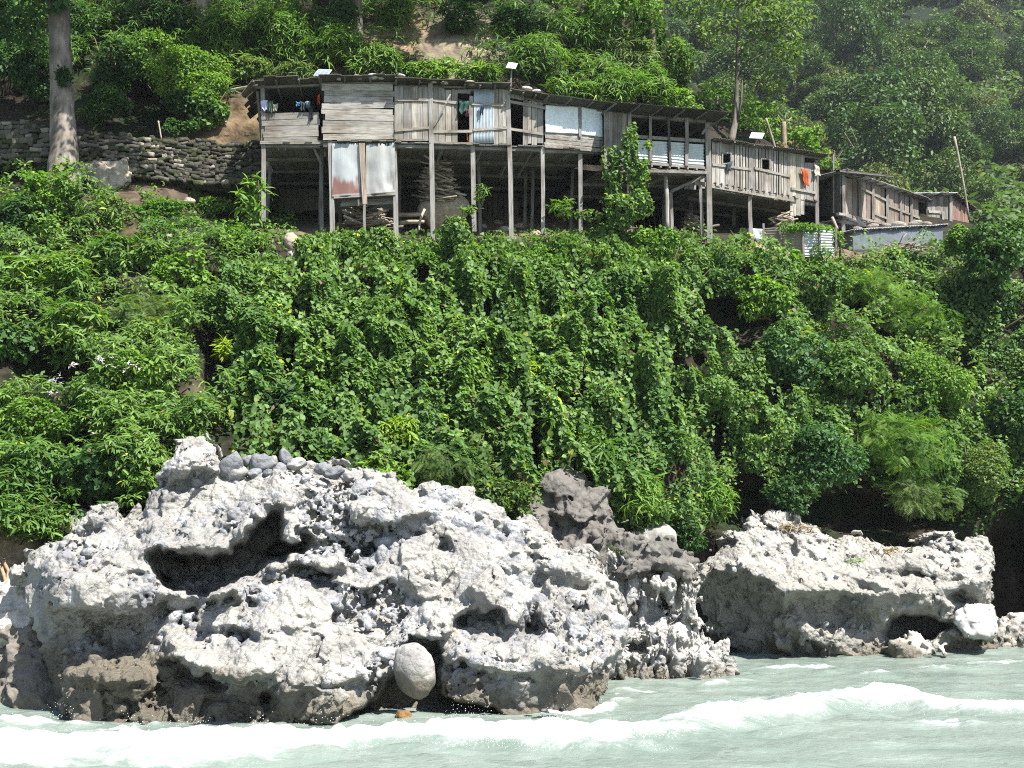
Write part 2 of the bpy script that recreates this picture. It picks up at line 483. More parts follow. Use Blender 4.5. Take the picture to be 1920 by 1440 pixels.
# ------------------------------------------------------------------ river
def build_river():
    xs = np.concatenate([np.linspace(-160, -24, 35), np.arange(-23.5, 30, 0.085), np.linspace(31, 200, 40)])
    ys = np.concatenate([np.linspace(-80, 8, 30), np.arange(9, 16, 0.2), np.arange(16, 41, 0.085), np.linspace(42, 60, 8)])
    X, Y = np.meshgrid(xs, ys)
    V = np.stack([X, Y, 0 * X], -1).reshape(-1, 3)
    px, py = proj(V[:, 0], V[:, 1], V[:, 2])
    vis = (V[:, 1] > 9)
    px = np.where(vis, px, -9999); py = np.where(vis, py, 9999)
    lx = [-500, -100, 0, 200, 450, 640, 800, 1000, 1150, 1300, 1450, 1600, 1700, 1920, 2200, 2600]
    ly = [1410, 1405, 1402, 1404, 1392, 1382, 1370, 1372, 1371, 1356, 1334, 1308, 1306, 1318, 1325, 1330]
    lw = [36, 30, 28, 22, 14, 10, 10, 11, 13, 14, 13, 12, 9, 7, 7, 7]
    q = V * np.array([0.35, 1.0, 1])
    wob = fbm(q * 0.8, 3, 61)
    yl = np.interp(px, lx, ly) + 12 * wob
    wd = np.interp(px, lx, lw) * (1 + 0.7 * fbm(q * 1.3, 3, 71))
    e = (py - yl) / wd
    foam = np.where(e < 0, np.exp(-(np.abs(e)) ** 3), np.exp(-(np.abs(e) * 0.75) ** 2))
    crest = np.exp(-(e * 0.9) ** 2) * np.where(vis, 1, 0)
    # secondary streaks
    def streak(pts, w, amp, seed):
        yy = np.interp(px, [p[0] for p in pts], [p[1] for p in pts], left=-9e4, right=-9e4)
        k = np.exp(-((py - yy + 5 * wob) / w) ** 2) * amp
        return k * sstep(-0.1, 0.45, fbm(q * 1.6, 3, seed))
    extra = streak([(1150, 1292), (1300, 1280), (1420, 1268), (1500, 1262)], 9, 0.9, 81)
    extra += streak([(1380, 1262), (1480, 1256), (1600, 1246)], 6, 0.8, 82)
    extra += streak([(1560, 1275), (1700, 1262), (1920, 1240)], 8, 0.6, 83)
    extra += streak([(1250, 1320), (1400, 1314), (1500, 1312)], 6, 0.7, 84)
    extra += streak([(1650, 1342), (1800, 1346)], 6, 0.8, 85)
    extra += streak([(0, 1352), (300, 1372), (600, 1364), (900, 1352), (1110, 1330)], 9, 1.0, 86)
    extra += streak([(1110, 1335), (1180, 1300)], 12, 0.8, 87)
    extra += streak([(1150, 1265), (1360, 1252)], 7, 0.8, 88)
    caps = sstep(0.42, 0.7, fbm(q * np.array([1.1, 1.5, 1]), 3, 91)) * 0.5 * sstep(1450, 1300, py)
    extra = np.clip(extra + caps, 0, 1)
    chop = fbm(V * np.array([0.5, 1.1, 1]), 4, 41) * 0.10 + fbm(V * np.array([1.6, 3.2, 1]), 3, 43) * 0.05
    z = chop + 0.16 * crest * (0.8 + 0.6 * fbm(q * 1.1, 3, 51)) + 0.07 * extra
    lace = fbm(V * np.array([.9, 2.4, 1]), 4, 141, .6)
    f = np.clip(np.maximum(foam * np.clip(.9 + .9 * lace, .1, 1), extra), 0, 1)
    z += f * (fbm(V * 3.0, 4, 44, .6) * 0.17 + np.abs(fbm(V * 9.0, 2, 46)) * .05)
    z -= 0.14 * np.exp(-((e - 2.2)) ** 2) * vis
    V[:, 2] = z - 0.02
    r, c = X.shape
    idx = np.arange(r * c).reshape(r, c)
    Q = np.stack([idx[:-1, :-1], idx[:-1, 1:], idx[1:, 1:], idx[1:, :-1]], -1).reshape(-1, 4)
    m, nt, out = newmat('milky_river_water')
    at_ = nd(nt, 'ShaderNodeAttribute', attribute_name='foam')
    n1 = nd(nt, 'ShaderNodeTexNoise', {'Vector': coords(nt, (2.2, 5.0, 2)), 'Scale': 1.0, 'Detail': 9.0, 'Roughness': 0.75})
    n2 = nd(nt, 'ShaderNodeTexNoise', {'Vector': coords(nt, (0.3, 1.1, 1)), 'Scale': 1.0, 'Detail': 7.0, 'Roughness': 0.65})
    n3 = nd(nt, 'ShaderNodeTexNoise', {'Vector': coords(nt, (7, 14, 7)), 'Scale': 1.0, 'Detail': 5.0})
    s = nd(nt, 'ShaderNodeMath', {0: n1.outputs['Fac'], 1: 1.3}, operation='MULTIPLY')
    s2 = nd(nt, 'ShaderNodeMath', {0: at_.outputs['Fac'], 1: 1.35}, operation='MULTIPLY')
    s3 = nd(nt, 'ShaderNodeMath', {0: s2.outputs[0], 1: s.outputs[0]}, operation='ADD')
    mr = nd(nt, 'ShaderNodeMapRange', {0: s3.outputs[0], 1: 0.98, 2: 1.78}, interpolation_type='SMOOTHSTEP')
    wc = ramp(nt, n2.outputs['Fac'], [(0.3, (0.115, 0.15, 0.128)), (0.5, (0.158, 0.195, 0.17)), (0.7, (0.2, 0.237, 0.21))])
    col = mixc(nt, mr.outputs[0], wc, (0.42, 0.445, 0.44, 1))
    rg = nd(nt, 'ShaderNodeMapRange', {0: mr.outputs[0], 3: 0.12, 4: 0.8})
    hh = nd(nt, 'ShaderNodeMath', {0: n3.outputs['Fac'], 1: n1.outputs['Fac']}, operation='ADD')
    b = nd(nt, 'ShaderNodeBump', {'Height': hh.outputs[0], 'Strength': 0.55, 'Distance': 0.07})
    p = nd(nt, 'ShaderNodeBsdfPrincipled', {'Base Color': col, 'Roughness': rg.outputs[0], 'Normal': b.outputs[0], 'IOR': 1.33})
    nt.links.new(p.outputs[0], out.inputs['Surface'])
    o = mesh_obj('river_water', V, Q, m, None, None, True, {'foam': f})
    tag(o, kind='structure')
    # thrown droplets above the white water
    cand = np.where((f > 0.45) & (V[:, 0] > -14) & (V[:, 0] < 18) & (V[:, 1] < 30))[0]
    pick = rng.choice(cand, 900)
    P = V[pick] + rng.normal(0, 1, (900, 3)) * np.array([0.08, 0.08, 0.03]) + np.array([0, 0, 0.03])
    P[:, 2] += rng.exponential(0.03, 900)
    # splashes at the foot of the rock
    sp = []
    for (x, y, n) in [(250, 1368, 60), (370, 1374, 50), (480, 1372, 50), (870, 1345, 50), (900, 1348, 26), (1040, 1345, 60), (110, 1350, 50), (620, 1360, 40)]:
        c = on_water(x, y)
        d = rng.normal(0, 0.16, (n, 3)); d[:, 2] = np.abs(rng.normal(0, 0.16, n))
        sp.append(c + d - np.array([0, 0.15, 0]))
    P = np.concatenate([P] + sp)
    r_ = rng.uniform(0.003, 0.008, len(P))
    tet = np.array([[1, 1, 1], [1, -1, -1], [-1, 1, -1], [-1, -1, 1]], float) / 1.2
    TV = (P[:, None] + tet[None] * r_[:, None, None] * rng.uniform(0.7, 1.3, (len(P), 1, 3))).reshape(-1, 3)
    tf = np.array([[0, 1, 2], [0, 3, 1], [0, 2, 3], [1, 3, 2]])
    TF = (np.arange(len(P))[:, None, None] * 4 + tf[None]).reshape(-1, 3)
    tag(mesh_obj('spray', TV, TF, plain_material('spray_white', (0.7, 0.72, 0.72), 0.4), None, np.ones(len(TV)), True),
        'fine white spray droplets thrown up over the rapids', 'spray', kind='stuff')
build_river()
# ------------------------------------------------------------------ rocks: signed distance volumes meshed with surface nets
def surface_nets(f, org, h):
    s = f < 0
    nx, ny, nz = f.shape
    c = np.zeros((nx - 1, ny - 1, nz - 1), np.int8)
    for dx in (0, 1):
        for dy in (0, 1):
            for dz in (0, 1):
                c += s[dx:nx - 1 + dx, dy:ny - 1 + dy, dz:nz - 1 + dz]
    mixed = (c > 0) & (c < 8)
    I = np.argwhere(mixed)
    idx = np.full(mixed.shape, -1, np.int64)
    idx[mixed] = np.arange(len(I))
    pos = np.zeros((len(I), 3)); cnt = np.zeros(len(I))
    for ax in range(3):
        o1, o2 = [a for a in range(3) if a != ax]
        for a in (0, 1):
            for b in (0, 1):
                p0 = I.copy(); p0[:, o1] += a; p0[:, o2] += b
                p1 = p0.copy(); p1[:, ax] += 1
                f0 = f[p0[:, 0], p0[:, 1], p0[:, 2]].astype(float); f1 = f[p1[:, 0], p1[:, 1], p1[:, 2]].astype(float)
                m = (f0 < 0) != (f1 < 0)
                t = np.where(m, f0 / np.where(m, f0 - f1, 1), 0)
                q = p0.astype(float); q[:, ax] += t
                pos[m] += q[m]; cnt[m] += 1
    pos /= np.maximum(cnt, 1)[:, None]
    quads = []
    for ax in range(3):
        o1, o2 = (ax + 1) % 3, (ax + 2) % 3
        sl = [slice(1, -1)] * 3
        A = [slice(None)] * 3; B = [slice(None)] * 3
        A[ax] = slice(0, f.shape[ax] - 1); B[ax] = slice(1, f.shape[ax])
        for o in (o1, o2):
            A[o] = slice(1, f.shape[o] - 1); B[o] = slice(1, f.shape[o] - 1)
        sa, sb = s[tuple(A)], s[tuple(B)]
        E = np.argwhere(sa != sb)
        inside_first = sa[sa != sb]
        E[:, o1] += 1; E[:, o2] += 1
        def cell(d1, d2):
            k = E.copy(); k[:, o1] += d1; k[:, o2] += d2
            return idx[k[:, 0], k[:, 1], k[:, 2]]
        q = np.stack([cell(-1, -1), cell(0, -1), cell(0, 0), cell(-1, 0)], 1)
        q[~inside_first] = q[~inside_first][:, ::-1]
        quads.append(q)
    Q = np.concatenate(quads)
    Q = Q[(Q >= 0).all(1)]
    return pos * h + np.asarray(org)[None], Q

def poly_sd(px, py, poly):
    P = np.asarray(poly, float)
    d = np.full(px.shape, 1e18); ins = np.zeros(px.shape, bool)
    for a, b in zip(P, np.roll(P, -1, 0)):
        e = b - a
        wx, wy = px - a[0], py - a[1]
        t = np.clip((wx * e[0] + wy * e[1]) / max(e @ e, 1e-9), 0, 1)
        d = np.minimum(d, (wx - e[0] * t) ** 2 + (wy - e[1] * t) ** 2)
        if abs(e[1]) > 1e-9:
            cr = ((a[1] > py) != (b[1] > py)) & (px < e[0] * (py - a[1]) / e[1] + a[0])
            ins ^= cr
    d = np.sqrt(d)
    return np.where(ins, -d, d)

def smax(a, b, k):
    h = np.clip(0.5 + 0.5 * (a - b) / k, 0, 1)
    return b + (a - b) * h + k * h * (1 - h)

class Relief:
    """front distance of a rock over the photo plane, from which its solid is carved"""
    def __init__(s, x0, y0, x1, y1, step=3):
        s.x0, s.y0, s.st = x0, y0, step
        s.px, s.py = np.meshgrid(np.arange(x0, x1 + step, step, dtype=float), np.arange(y0, y1 + step, step, dtype=float))
        s.d = np.zeros_like(s.px)
        s.rx, s.ry = s.px, s.py
        q = np.stack([s.px, s.py, 0 * s.px], -1)
        s.px = s.px + 13 * fbm(q / 46.0, 3, 401) + 7 * fbm(q / 14.0, 2, 403)
        s.py = s.py + 11 * fbm(q / 46.0, 3, 402) + 7 * fbm(q / 14.0, 2, 404)
    def blob(s, cx, cy, rx, ry, amp, ang=0, pw=1.0):
        c, n = math.cos(math.radians(ang)), math.sin(math.radians(ang))
        u = ((s.px - cx) * c + (s.py - cy) * n) / rx; v = (-(s.px - cx) * n + (s.py - cy) * c) / ry
        s.d += amp * np.exp(-(u * u + v * v) ** pw)
    def poly(s, pts, amp, soft):
        s.d += amp * sstep(soft * 0.4, -soft, poly_sd(s.px, s.py, pts))
    def ledge(s, pts, amp, up, down):
        xs = [p[0] for p in pts]
        yl = np.interp(s.px, xs, [p[1] for p in pts])
        e = np.maximum(np.maximum(xs[0] - s.px, s.px - xs[-1]), 0) / 30.0
        v = s.py - yl
        k = np.where(v < 0, np.exp(-(v / up) ** 2), np.exp(-(v / down) ** 2))
        s.d -= amp * k * np.exp(-e * e)
    def sample(s, A, px, py):
        u = np.clip((px - s.x0) / s.st, 0, A.shape[1] - 1.001); v = np.clip((py - s.y0) / s.st, 0, A.shape[0] - 1.001)
        i, j = u.astype(int), v.astype(int)
        fu, fv = (u - i).astype(np.float32), (v - j).astype(np.float32)
        A = A.astype(np.float32)
        return (A[j, i] * (1 - fu) + A[j, i + 1] * fu) * (1 - fv) + (A[j + 1, i] * (1 - fu) + A[j + 1, i + 1] * fu) * fv

def carve(name, outline, R, thick, h, mat, parent=None, round_=0.5, n_amp=(0.22, 0.1, 0.045), n_scale=(0.9, 2.6, 7.0),
          pebbles=(), base=(0.42, 0.415, 0.4), tone=None, seed=0, low=-0.7, ridged=False, stretch=(1, 1, 1), wetz=0.3, cells=(), grow=0.1):
    sd = poly_sd(R.rx * .5 + R.px * .5, R.ry * .5 + R.py * .5, outline)
    ins = sd < 4
    dmin, dmax = R.d[ins].min() - 0.7, R.d[ins].max()
    back = np.percentile(R.d[ins], 60) + thick
    R.d = np.minimum(R.d, back - 0.55)
    corners = np.concatenate([at(np.array([p[0] for p in outline]), np.array([p[1] for p in outline]), dd) for dd in (dmin, back)])
    lo = corners.min(0) - 0.35; hi = corners.max(0) + 0.35
    lo[1], hi[1] = dmin - 0.3, back + 0.4
    lo[2] = low
    n = np.ceil((hi - lo) / h).astype(int)
    ax = [lo[k] + h * np.arange(n[k]) for k in range(3)]
    f = np.empty(n, np.float32)
    tg = np.zeros(n, np.float32)
    for a0 in range(0, n[0], 40):
        X, Y, Z = np.meshgrid(ax[0][a0:a0 + 40], ax[1], ax[2], indexing='ij')
        px, py = proj(X, Y, Z)
        front = R.sample(R.d, px, py) - Y
        edge = R.sample(sd, px, py) * (Y / F) - grow
        ff = smax(edge, front * 0.75, round_)
        ff = smax(ff, (Y - back) * 0.8, round_)
        band = np.abs(ff) < 0.55
        P = np.stack([X[band], Y[band], Z[band]], -1) * np.array(stretch)
        nn = 0
        for i, (am, sc) in enumerate(zip(n_amp, n_scale)):
            nn = nn + am * fbm(P * sc + 31.7 * seed, 3, seed * 7 + i * 3, ridged=(ridged and i < 2))
        for (am, sc, inv) in cells:
            if inv:
                nn = nn + am * facets(P * sc + 3.1 * seed + .25 * fbm(P * sc * 1.3, 3, 97)[:, None], seed); continue
            f1, f2 = worley(P * sc + 5.3 * seed + .35 * fbm(P * sc * 1.7, 2, 88)[:, None], seed)
            w_ = .12 + .88 * sstep(-.2, .3, fbm(P * max(.5, sc * .3), 2, 66 + seed))
            nn = nn + am * w_ * ((f1 - .55) if not inv else -(np.minimum(f2 - f1, .5) - .3) * -1)
        ff[band] += nn
        f[a0:a0 + 40] = ff
    for (c, r, axs, tn) in pebbles:
        rm = r.max()
        i0 = np.maximum(((c - rm - lo) / h).astype(int) - 1, 0); i1 = np.minimum(((c + rm - lo) / h).astype(int) + 3, n)
        if (i1 <= i0).any(): continue
        X, Y, Z = np.meshgrid(*[ax[k][i0[k]:i1[k]] - c[k] for k in range(3)], indexing='ij')
        q = np.stack([X, Y, Z], -1) @ axs / r
        pd = (np.sqrt((q ** 2).sum(-1)) - 1) * r.min()
        sl = tuple(slice(i0[k], i1[k]) for k in range(3))
        w = pd < f[sl] + 0.01
        near = f[sl] < 0.4
        f[sl] = np.where(near, np.minimum(f[sl], pd), f[sl])
        tg[sl] = np.where(w & near, tn, tg[sl])
    f[0], f[-1], f[:, 0], f[:, -1], f[:, :, 0], f[:, :, -1] = 1, 1, 1, 1, 1, 1
    V, Q = surface_nets(f, lo, h)
    ci = np.clip(np.round((V - lo) / h).astype(int), 0, n - 1)
    t = tg[ci[:, 0], ci[:, 1], ci[:, 2]]
    nz = fbm(V * 1.3, 4, 3 + seed)
    col = np.array(base)[None] * (1 + 0.16 * nz[:, None])
    peb = np.where(t[:, None] > 0, np.stack([t * 0.97, t * 0.98, t * 1.02], -1), 0)
    col = np.where(t[:, None] > 0, peb, col)
    if tone is not None: col = tone(V, col, nz)
    wl = wetz(V) if callable(wetz) else wetz
    wet = sstep(wl + .4, wl - .3, V[:, 2] + 0.6 * fbm(V * 0.9, 5, 77) + .2 * fbm(V * 4, 3, 78))
    wc = np.array([0.13, 0.115, 0.088])[None] * (1 + 0.35 * nz[:, None])
    col = col * (1 - wet[:, None]) + wc * wet[:, None]
    c4 = np.concatenate([col, (1 - 0.75 * wet)[:, None]], 1)
    return mesh_obj(name, V, Q, mat, parent, np.clip(c4, 0, 1), True)

def pebble_field(R, outline, n, rmin, rmax, seed=0, dens=None, tmin=0.2, tmax=0.38, sink=0.1):
    r_ = np.random.default_rng(seed)
    P = np.asarray(outline, float)
    out = []
    x0, y0 = P.min(0); x1, y1 = P.max(0)
    while len(out) < n:
        k = n * 3
        px = r_.uniform(x0, x1, k); py = r_.uniform(y0, y1, k)
        ok = poly_sd(px, py, P) < -3
        if dens is not None: ok &= r_.random(k) < dens(px, py)
        px, py = px[ok], py[ok]
        for x, y in zip(px, py):
            if len(out) >= n: break
            r = rmin * (rmax / rmin) ** (r_.random() ** 2.2)
            Y = float(R.sample(R.d, np.array([x]), np.array([y]))[0])
            a = r_.normal(0, 1, (3, 3)); qq, _ = np.linalg.qr(a)
            rr = r * np.array([1, r_.uniform(0.6, 0.95), r_.uniform(0.5, 0.8)])
            out.append((at(x, y, Y + r * r_.uniform(-0.1, 0.45) + sink * 0.3), rr, qq, r_.uniform(tmin, tmax)))
    return out

MAIN = [(80,1362),(100,1300),(88,1258),(76,1218),(58,1178),(49,1111),(53,1089),(42,1053),(42,1038),(62,1031),(111,1009),(133,987),(160,955),(190,944),(213,942),(222,956),
 (231,971),(267,967),(284,933),(293,893),(311,867),(342,833),(378,831),(400,844),(402,872),(430,884),(453,889),(500,886),(569,878),(649,886),(698,889),(729,893),(738,920),(773,938),
 (787,933),(818,916),(862,924),(867,947),(902,956),(924,973),(978,978),(1000,991),(1027,1009),(1053,1036),(1071,1049),(1089,1036),(1107,1053),(1120,1084),(1147,1120),(1173,1169),
 (1173,1191),(1155,1218),(1151,1240),(1133,1280),(1110,1302),(1107,1335),(1044,1360),(929,1362),(613,1372),(489,1384),(289,1386),(107,1364)]
MAIN = [(x + (16 if x < 112 else 0), y + 50 if y >= 1330 else y) for x, y in MAIN]

def build_main():
    R = Relief(-40, 780, 1240, 1440)
    px, py = R.px, R.py
    R.d[:] = 22.3 + np.clip(1360 - py, 0, 600) / 520 * 3.6 + np.clip(px - 640, 0, 900) / 520 * 1.1
    R.d += 0.9 * sstep(130, 20, px) + 1.2 * sstep(1090, 1180, px)
    B, L, G = R.blob, R.ledge, R.poly
    # big masses
    B(190, 1080, 130, 55, -1.0); B(200, 1300, 80, 55, -0.45); B(400, 985, 130, 45, -0.5, -12)
    B(560, 1220, 190, 60, -0.55); B(590, 1318, 150, 42, -0.35); B(920, 1270, 110, 70, -0.6); B(1085, 1180, 80, 70, -0.55)
    B(490, 1150, 70, 45, -0.4, 20); B(600, 1120, 90, 40, -0.3); B(720, 1090, 80, 60, -0.3); B(900, 1040, 90, 60, -0.2)
    B(1000, 1290, 90, 40, -0.35); B(350, 870, 55, 45, -0.5); B(185, 965, 45, 25, -0.35); B(600, 930, 130, 35, -0.3)
    # the cave and smaller holes
    G([(278,1050),(300,1028),(345,1040),(420,1040),(465,995),(490,968),(513,953),(522,988),(527,1008),(552,1020),(582,1000),(574,1045),(540,1040),(505,1052),(478,1068),(455,1090),(400,1108),(372,1112),(322,1110),(290,1090)], 2.2, 16)
    B(390, 1022, 60, 14, -.35); B(470, 978, 26, 12, -.3); B(310, 1030, 30, 12, -.25)
    B(430, 1102, 90, 16, -.7); B(360, 1090, 40, 14, -.4); B(520, 1070, 20, 12, -.4)
    B(548, 995, 26, 26, -0.5)
    rim = np.array([(285,1050),(300,1028),(345,1040),(420,1040),(465,995),(490,968),(513,953),(527,1008),(552,1020),(582,1000),(540,1040),(505,1052),(478,1068),(455,1090),(400,1108),(322,1110)], float)
    rr_ = np.random.default_rng(12)
    for _ in range(44):
        k = rr_.integers(0, len(rim)); t_ = rr_.random(); c_ = rim[k] * (1 - t_) + rim[(k + 1) % len(rim)] * t_ + rr_.normal(0, 5, 2)
        B(c_[0], c_[1], rr_.uniform(7, 20), rr_.uniform(6, 14), rr_.choice([-1, 1]) * rr_.uniform(.3, .8), rr_.uniform(-40, 40))
    for x, y, a, b, m in [(690,1027,13,14,.7),(657,1047,9,26,.6),(590,1080,42,13,.6),(500,1308,15,13,.7),(870,1168,14,12,.5),(990,1172,14,22,1.),(1085,1100,26,10,.5),
                          (830,1032,20,14,.5),(1000,1040,12,20,.5),(690,1120,14,12,.4),(640,1160,26,14,.3),(290,1290,34,50,.45),(185,1195,75,38,1.0),(240,1210,50,40,.4),
                          (118,1240,20,60,.35),(860,1125,40,30,.35),(450,1200,30,14,.35),(1010,1105,20,26,.3),(935,990,30,14,.35),(345,905,50,12,.35),(265,1010,26,12,.4),
                          (375,1275,50,12,.35),(780,1000,34,12,.35),(560,1160,20,10,.3),(1130,1225,16,22,.3),(770,1160,22,30,.25),(340,1180,40,20,.3)]:
        B(x, y, a, b, m)
    # overhanging ledges
    L([(296,1024),(345,1037),(420,1037),(460,1000),(500,962),(520,950)], .5, 55, 9)
    L([(110,1135),(200,1148),(280,1136),(305,1112)], .8, 60, 10)
    L([(335,1232),(400,1262),(450,1278),(480,1262)], .8, 55, 8)
    L([(545,1298),(640,1278),(740,1258)], .5, 45, 8)
    L([(685,972),(730,984),(778,960)], .7, 36, 7)
    L([(770,1215),(830,1185),(870,1145),(930,1126),(962,1165)], .8, 60, 8)
    L([(870,1236),(960,1256),(1010,1250),(1065,1254)], .8, 42, 8)
    L([(1050,1268),(1110,1252),(1158,1226)], .6, 40, 8)
    L([(550,1064),(600,1058),(645,1064)], .35, 26, 7)
    L([(300,892),(350,884),(400,878)], .4, 34, 8)
    L([(600,1000),(680,1008),(730,990)], .25, 30, 9)
    L([(420,1172),(500,1182),(580,1166)], .3, 40, 9)
    L([(140,1268),(200,1282),(262,1276)], .4, 30, 9)
    L([(960,1060),(1020,1066),(1060,1074)], .3, 36, 8)
    L([(60,1062),(90,1120)], .2, 40, 12)
    # notch under the round boulder and the undercut at the water
    G([(636,1352),(700,1308),(738,1262),(742,1215),(770,1188),(815,1195),(832,1240),(822,1290),(860,1316),(936,1334),(944,1420),(636,1420)], 1.5, 9)
    B(655, 1400, 90, 40, .4)
    def dens(x, y):
        return np.clip(0.35 + 0.9 * np.exp(-((x - 860) / 190) ** 2 - ((y - 1030) / 90) ** 2) + 0.4 * (y < 930) - 0.25 * ((y > 1210) & (x > 330) & (x < 740)), 0.05, 1)
    peb = pebble_field(R, MAIN, 5200, 0.03, 0.11, 3, dens)
    peb += pebble_field(R, MAIN, 420, 0.09, 0.27, 4, lambda x, y: np.clip(np.exp(-((x - 860) / 170) ** 2 - ((y - 1030) / 90) ** 2) + 0.08, 0, 1), 0.2, 0.4)
    def big(x, y, r, rr, tn, off=0.1):
        Y = float(R.sample(R.d, np.array([float(x)]), np.array([float(y)]))[0])
        return (at(x, y, Y + off), np.array(rr) * r, np.linalg.qr(np.random.default_rng(int(x)).normal(0, 1, (3, 3)))[0], tn)
    peb += [big(1027, 1212, .28, (1, .8, .7), .42), big(1150, 1175, .34, (1, .9, .8), .36, .2), big(1072, 1165, .2, (1, .6, .6), .3), big(1085, 1185, .22, (1, .6, .6), .33),
            big(868, 982, .32, (1, .75, .7), .4), big(955, 985, .2, (1, .6, .6), .33), big(845, 960, .18, (1, .6, .6), .3), big(230, 1142, .2, (1, .7, .6), .42),
            big(835, 930, .3, (1, .9, .8), .36), big(560, 1330, .2, (1, .9, .8), .2, .0), big(850, 1060, .2, (1, .7, .7), .3), big(890, 1060, .16, (1, .7, .7), .4)]
    peb += [big(x, y, r, (1, .75, .7), tn, o_) for x, y, r, tn, o_ in [(380, 1098, .3, .3, -1.9), (422, 1088, .24, .26, -1.6), (455, 1076, .2, .3, -1.5), (400, 1070, .26, .24, -1.4), (345, 1090, .28, .27, -1.6), (505, 1044, .22, .28, -1.5), (470, 1050, .3, .22, -1.1), (320, 1070, .2, .25, -1.5)]]
    def tone(V, col, nz):
        # warm grey films high up and under the old flood line, pale lime bloom on the rest
        k = sstep(0.0, 0.5, fbm(V * np.array([0.5, 0.5, 1.0]), 4, 55))[:, None]
        col = col * (1 - 0.12 * k)
        return col
    o = carve('conglomerate_boulder', MAIN, R, 4.0, HR, M['rock'], None, 0.26, (0.2, 0.09, 0.05, 0.035), (0.8, 2.4, 6.0, 13.0), peb, (0.3, 0.29, 0.268), tone, 1, wetz=lambda V: 0.62 + 0.75 * sstep(-4.0, -9.0, V[:, 0]), cells=((.30, .7, 1), (.15, 1.7, 1), (.05, 4.2, 1), (.13, 3.0, 0)), grow=.0)
    tag(o, 'huge whitish pebbly boulder with a dark cave, standing in the river', 'boulder')
    return R
HR = 0.037
RMAIN = build_main()

OUTC = [(1020,1070),(1060,1044),(1100,1044),(1130,1056),(1170,1064),(1230,1056),(1290,1062),(1296,1080),(1281,1092),(1288,1125),(1290,1150),(1309,1174),(1307,1196),(1339,1219),(1361,1245),(1362,1262),(1160,1278),(1080,1300),(1020,1300)]
OUTC = [(x, y + 40 if y >= 1244 else y) for x, y in OUTC]
def build_outcrop():
    R = Relief(980, 960, 1420, 1320)
    R.d[:] = 28.7 + np.clip(1260 - R.py, 0, 400) / 260 * 1.5 + np.clip(1120 - R.px, 0, 200) / 200 * 1.0
    R.d += 0.5 * sstep(1290, 1370, R.px) - 0.3 * sstep(1150, 1230, R.py)
    R.blob(1330, 1240, 40, 22, -0.4); R.blob(1215, 1215, 60, 22, -0.3)
    for x, y, a, b in [(1195,1145,12,26),(1240,1130,14,20),(1262,1165,16,14),(1210,1100,20,12),(1180,1215,24,10),(1245,1185,10,30),(1275,1120,10,20),(1170,1170,16,12),(1225,1165,10,14),(1290,1215,20,10)]:
        R.blob(x, y, a, b, 0.55)
    R.ledge([(1150,1190),(1220,1196),(1300,1192)], .3, 30, 8); R.ledge([(1160,1110),(1230,1098),(1280,1104)], .25, 30, 8)
    peb = pebble_field(R, OUTC, 500, 0.03, 0.1, 9, None, 0.3, 0.45)
    o = carve('rock_outcrop', OUTC, R, 2.2, 0.042, M['rock'], None, 0.3, (0.22, 0.34, 0.18, .06), (0.9, 2.0, 5.0, 12.0), peb, (0.37, 0.36, 0.335), None, 4, cells=((.4, 1.1, 1), (.22, 2.6, 1), (.1, 6, 1), (.22, 3.2, 0)), ridged=True, stretch=(1, 1, 0.55))
    tag(o, 'jagged white pitted outcrop sloping into the water between the two big boulders', 'rock')
build_outcrop()

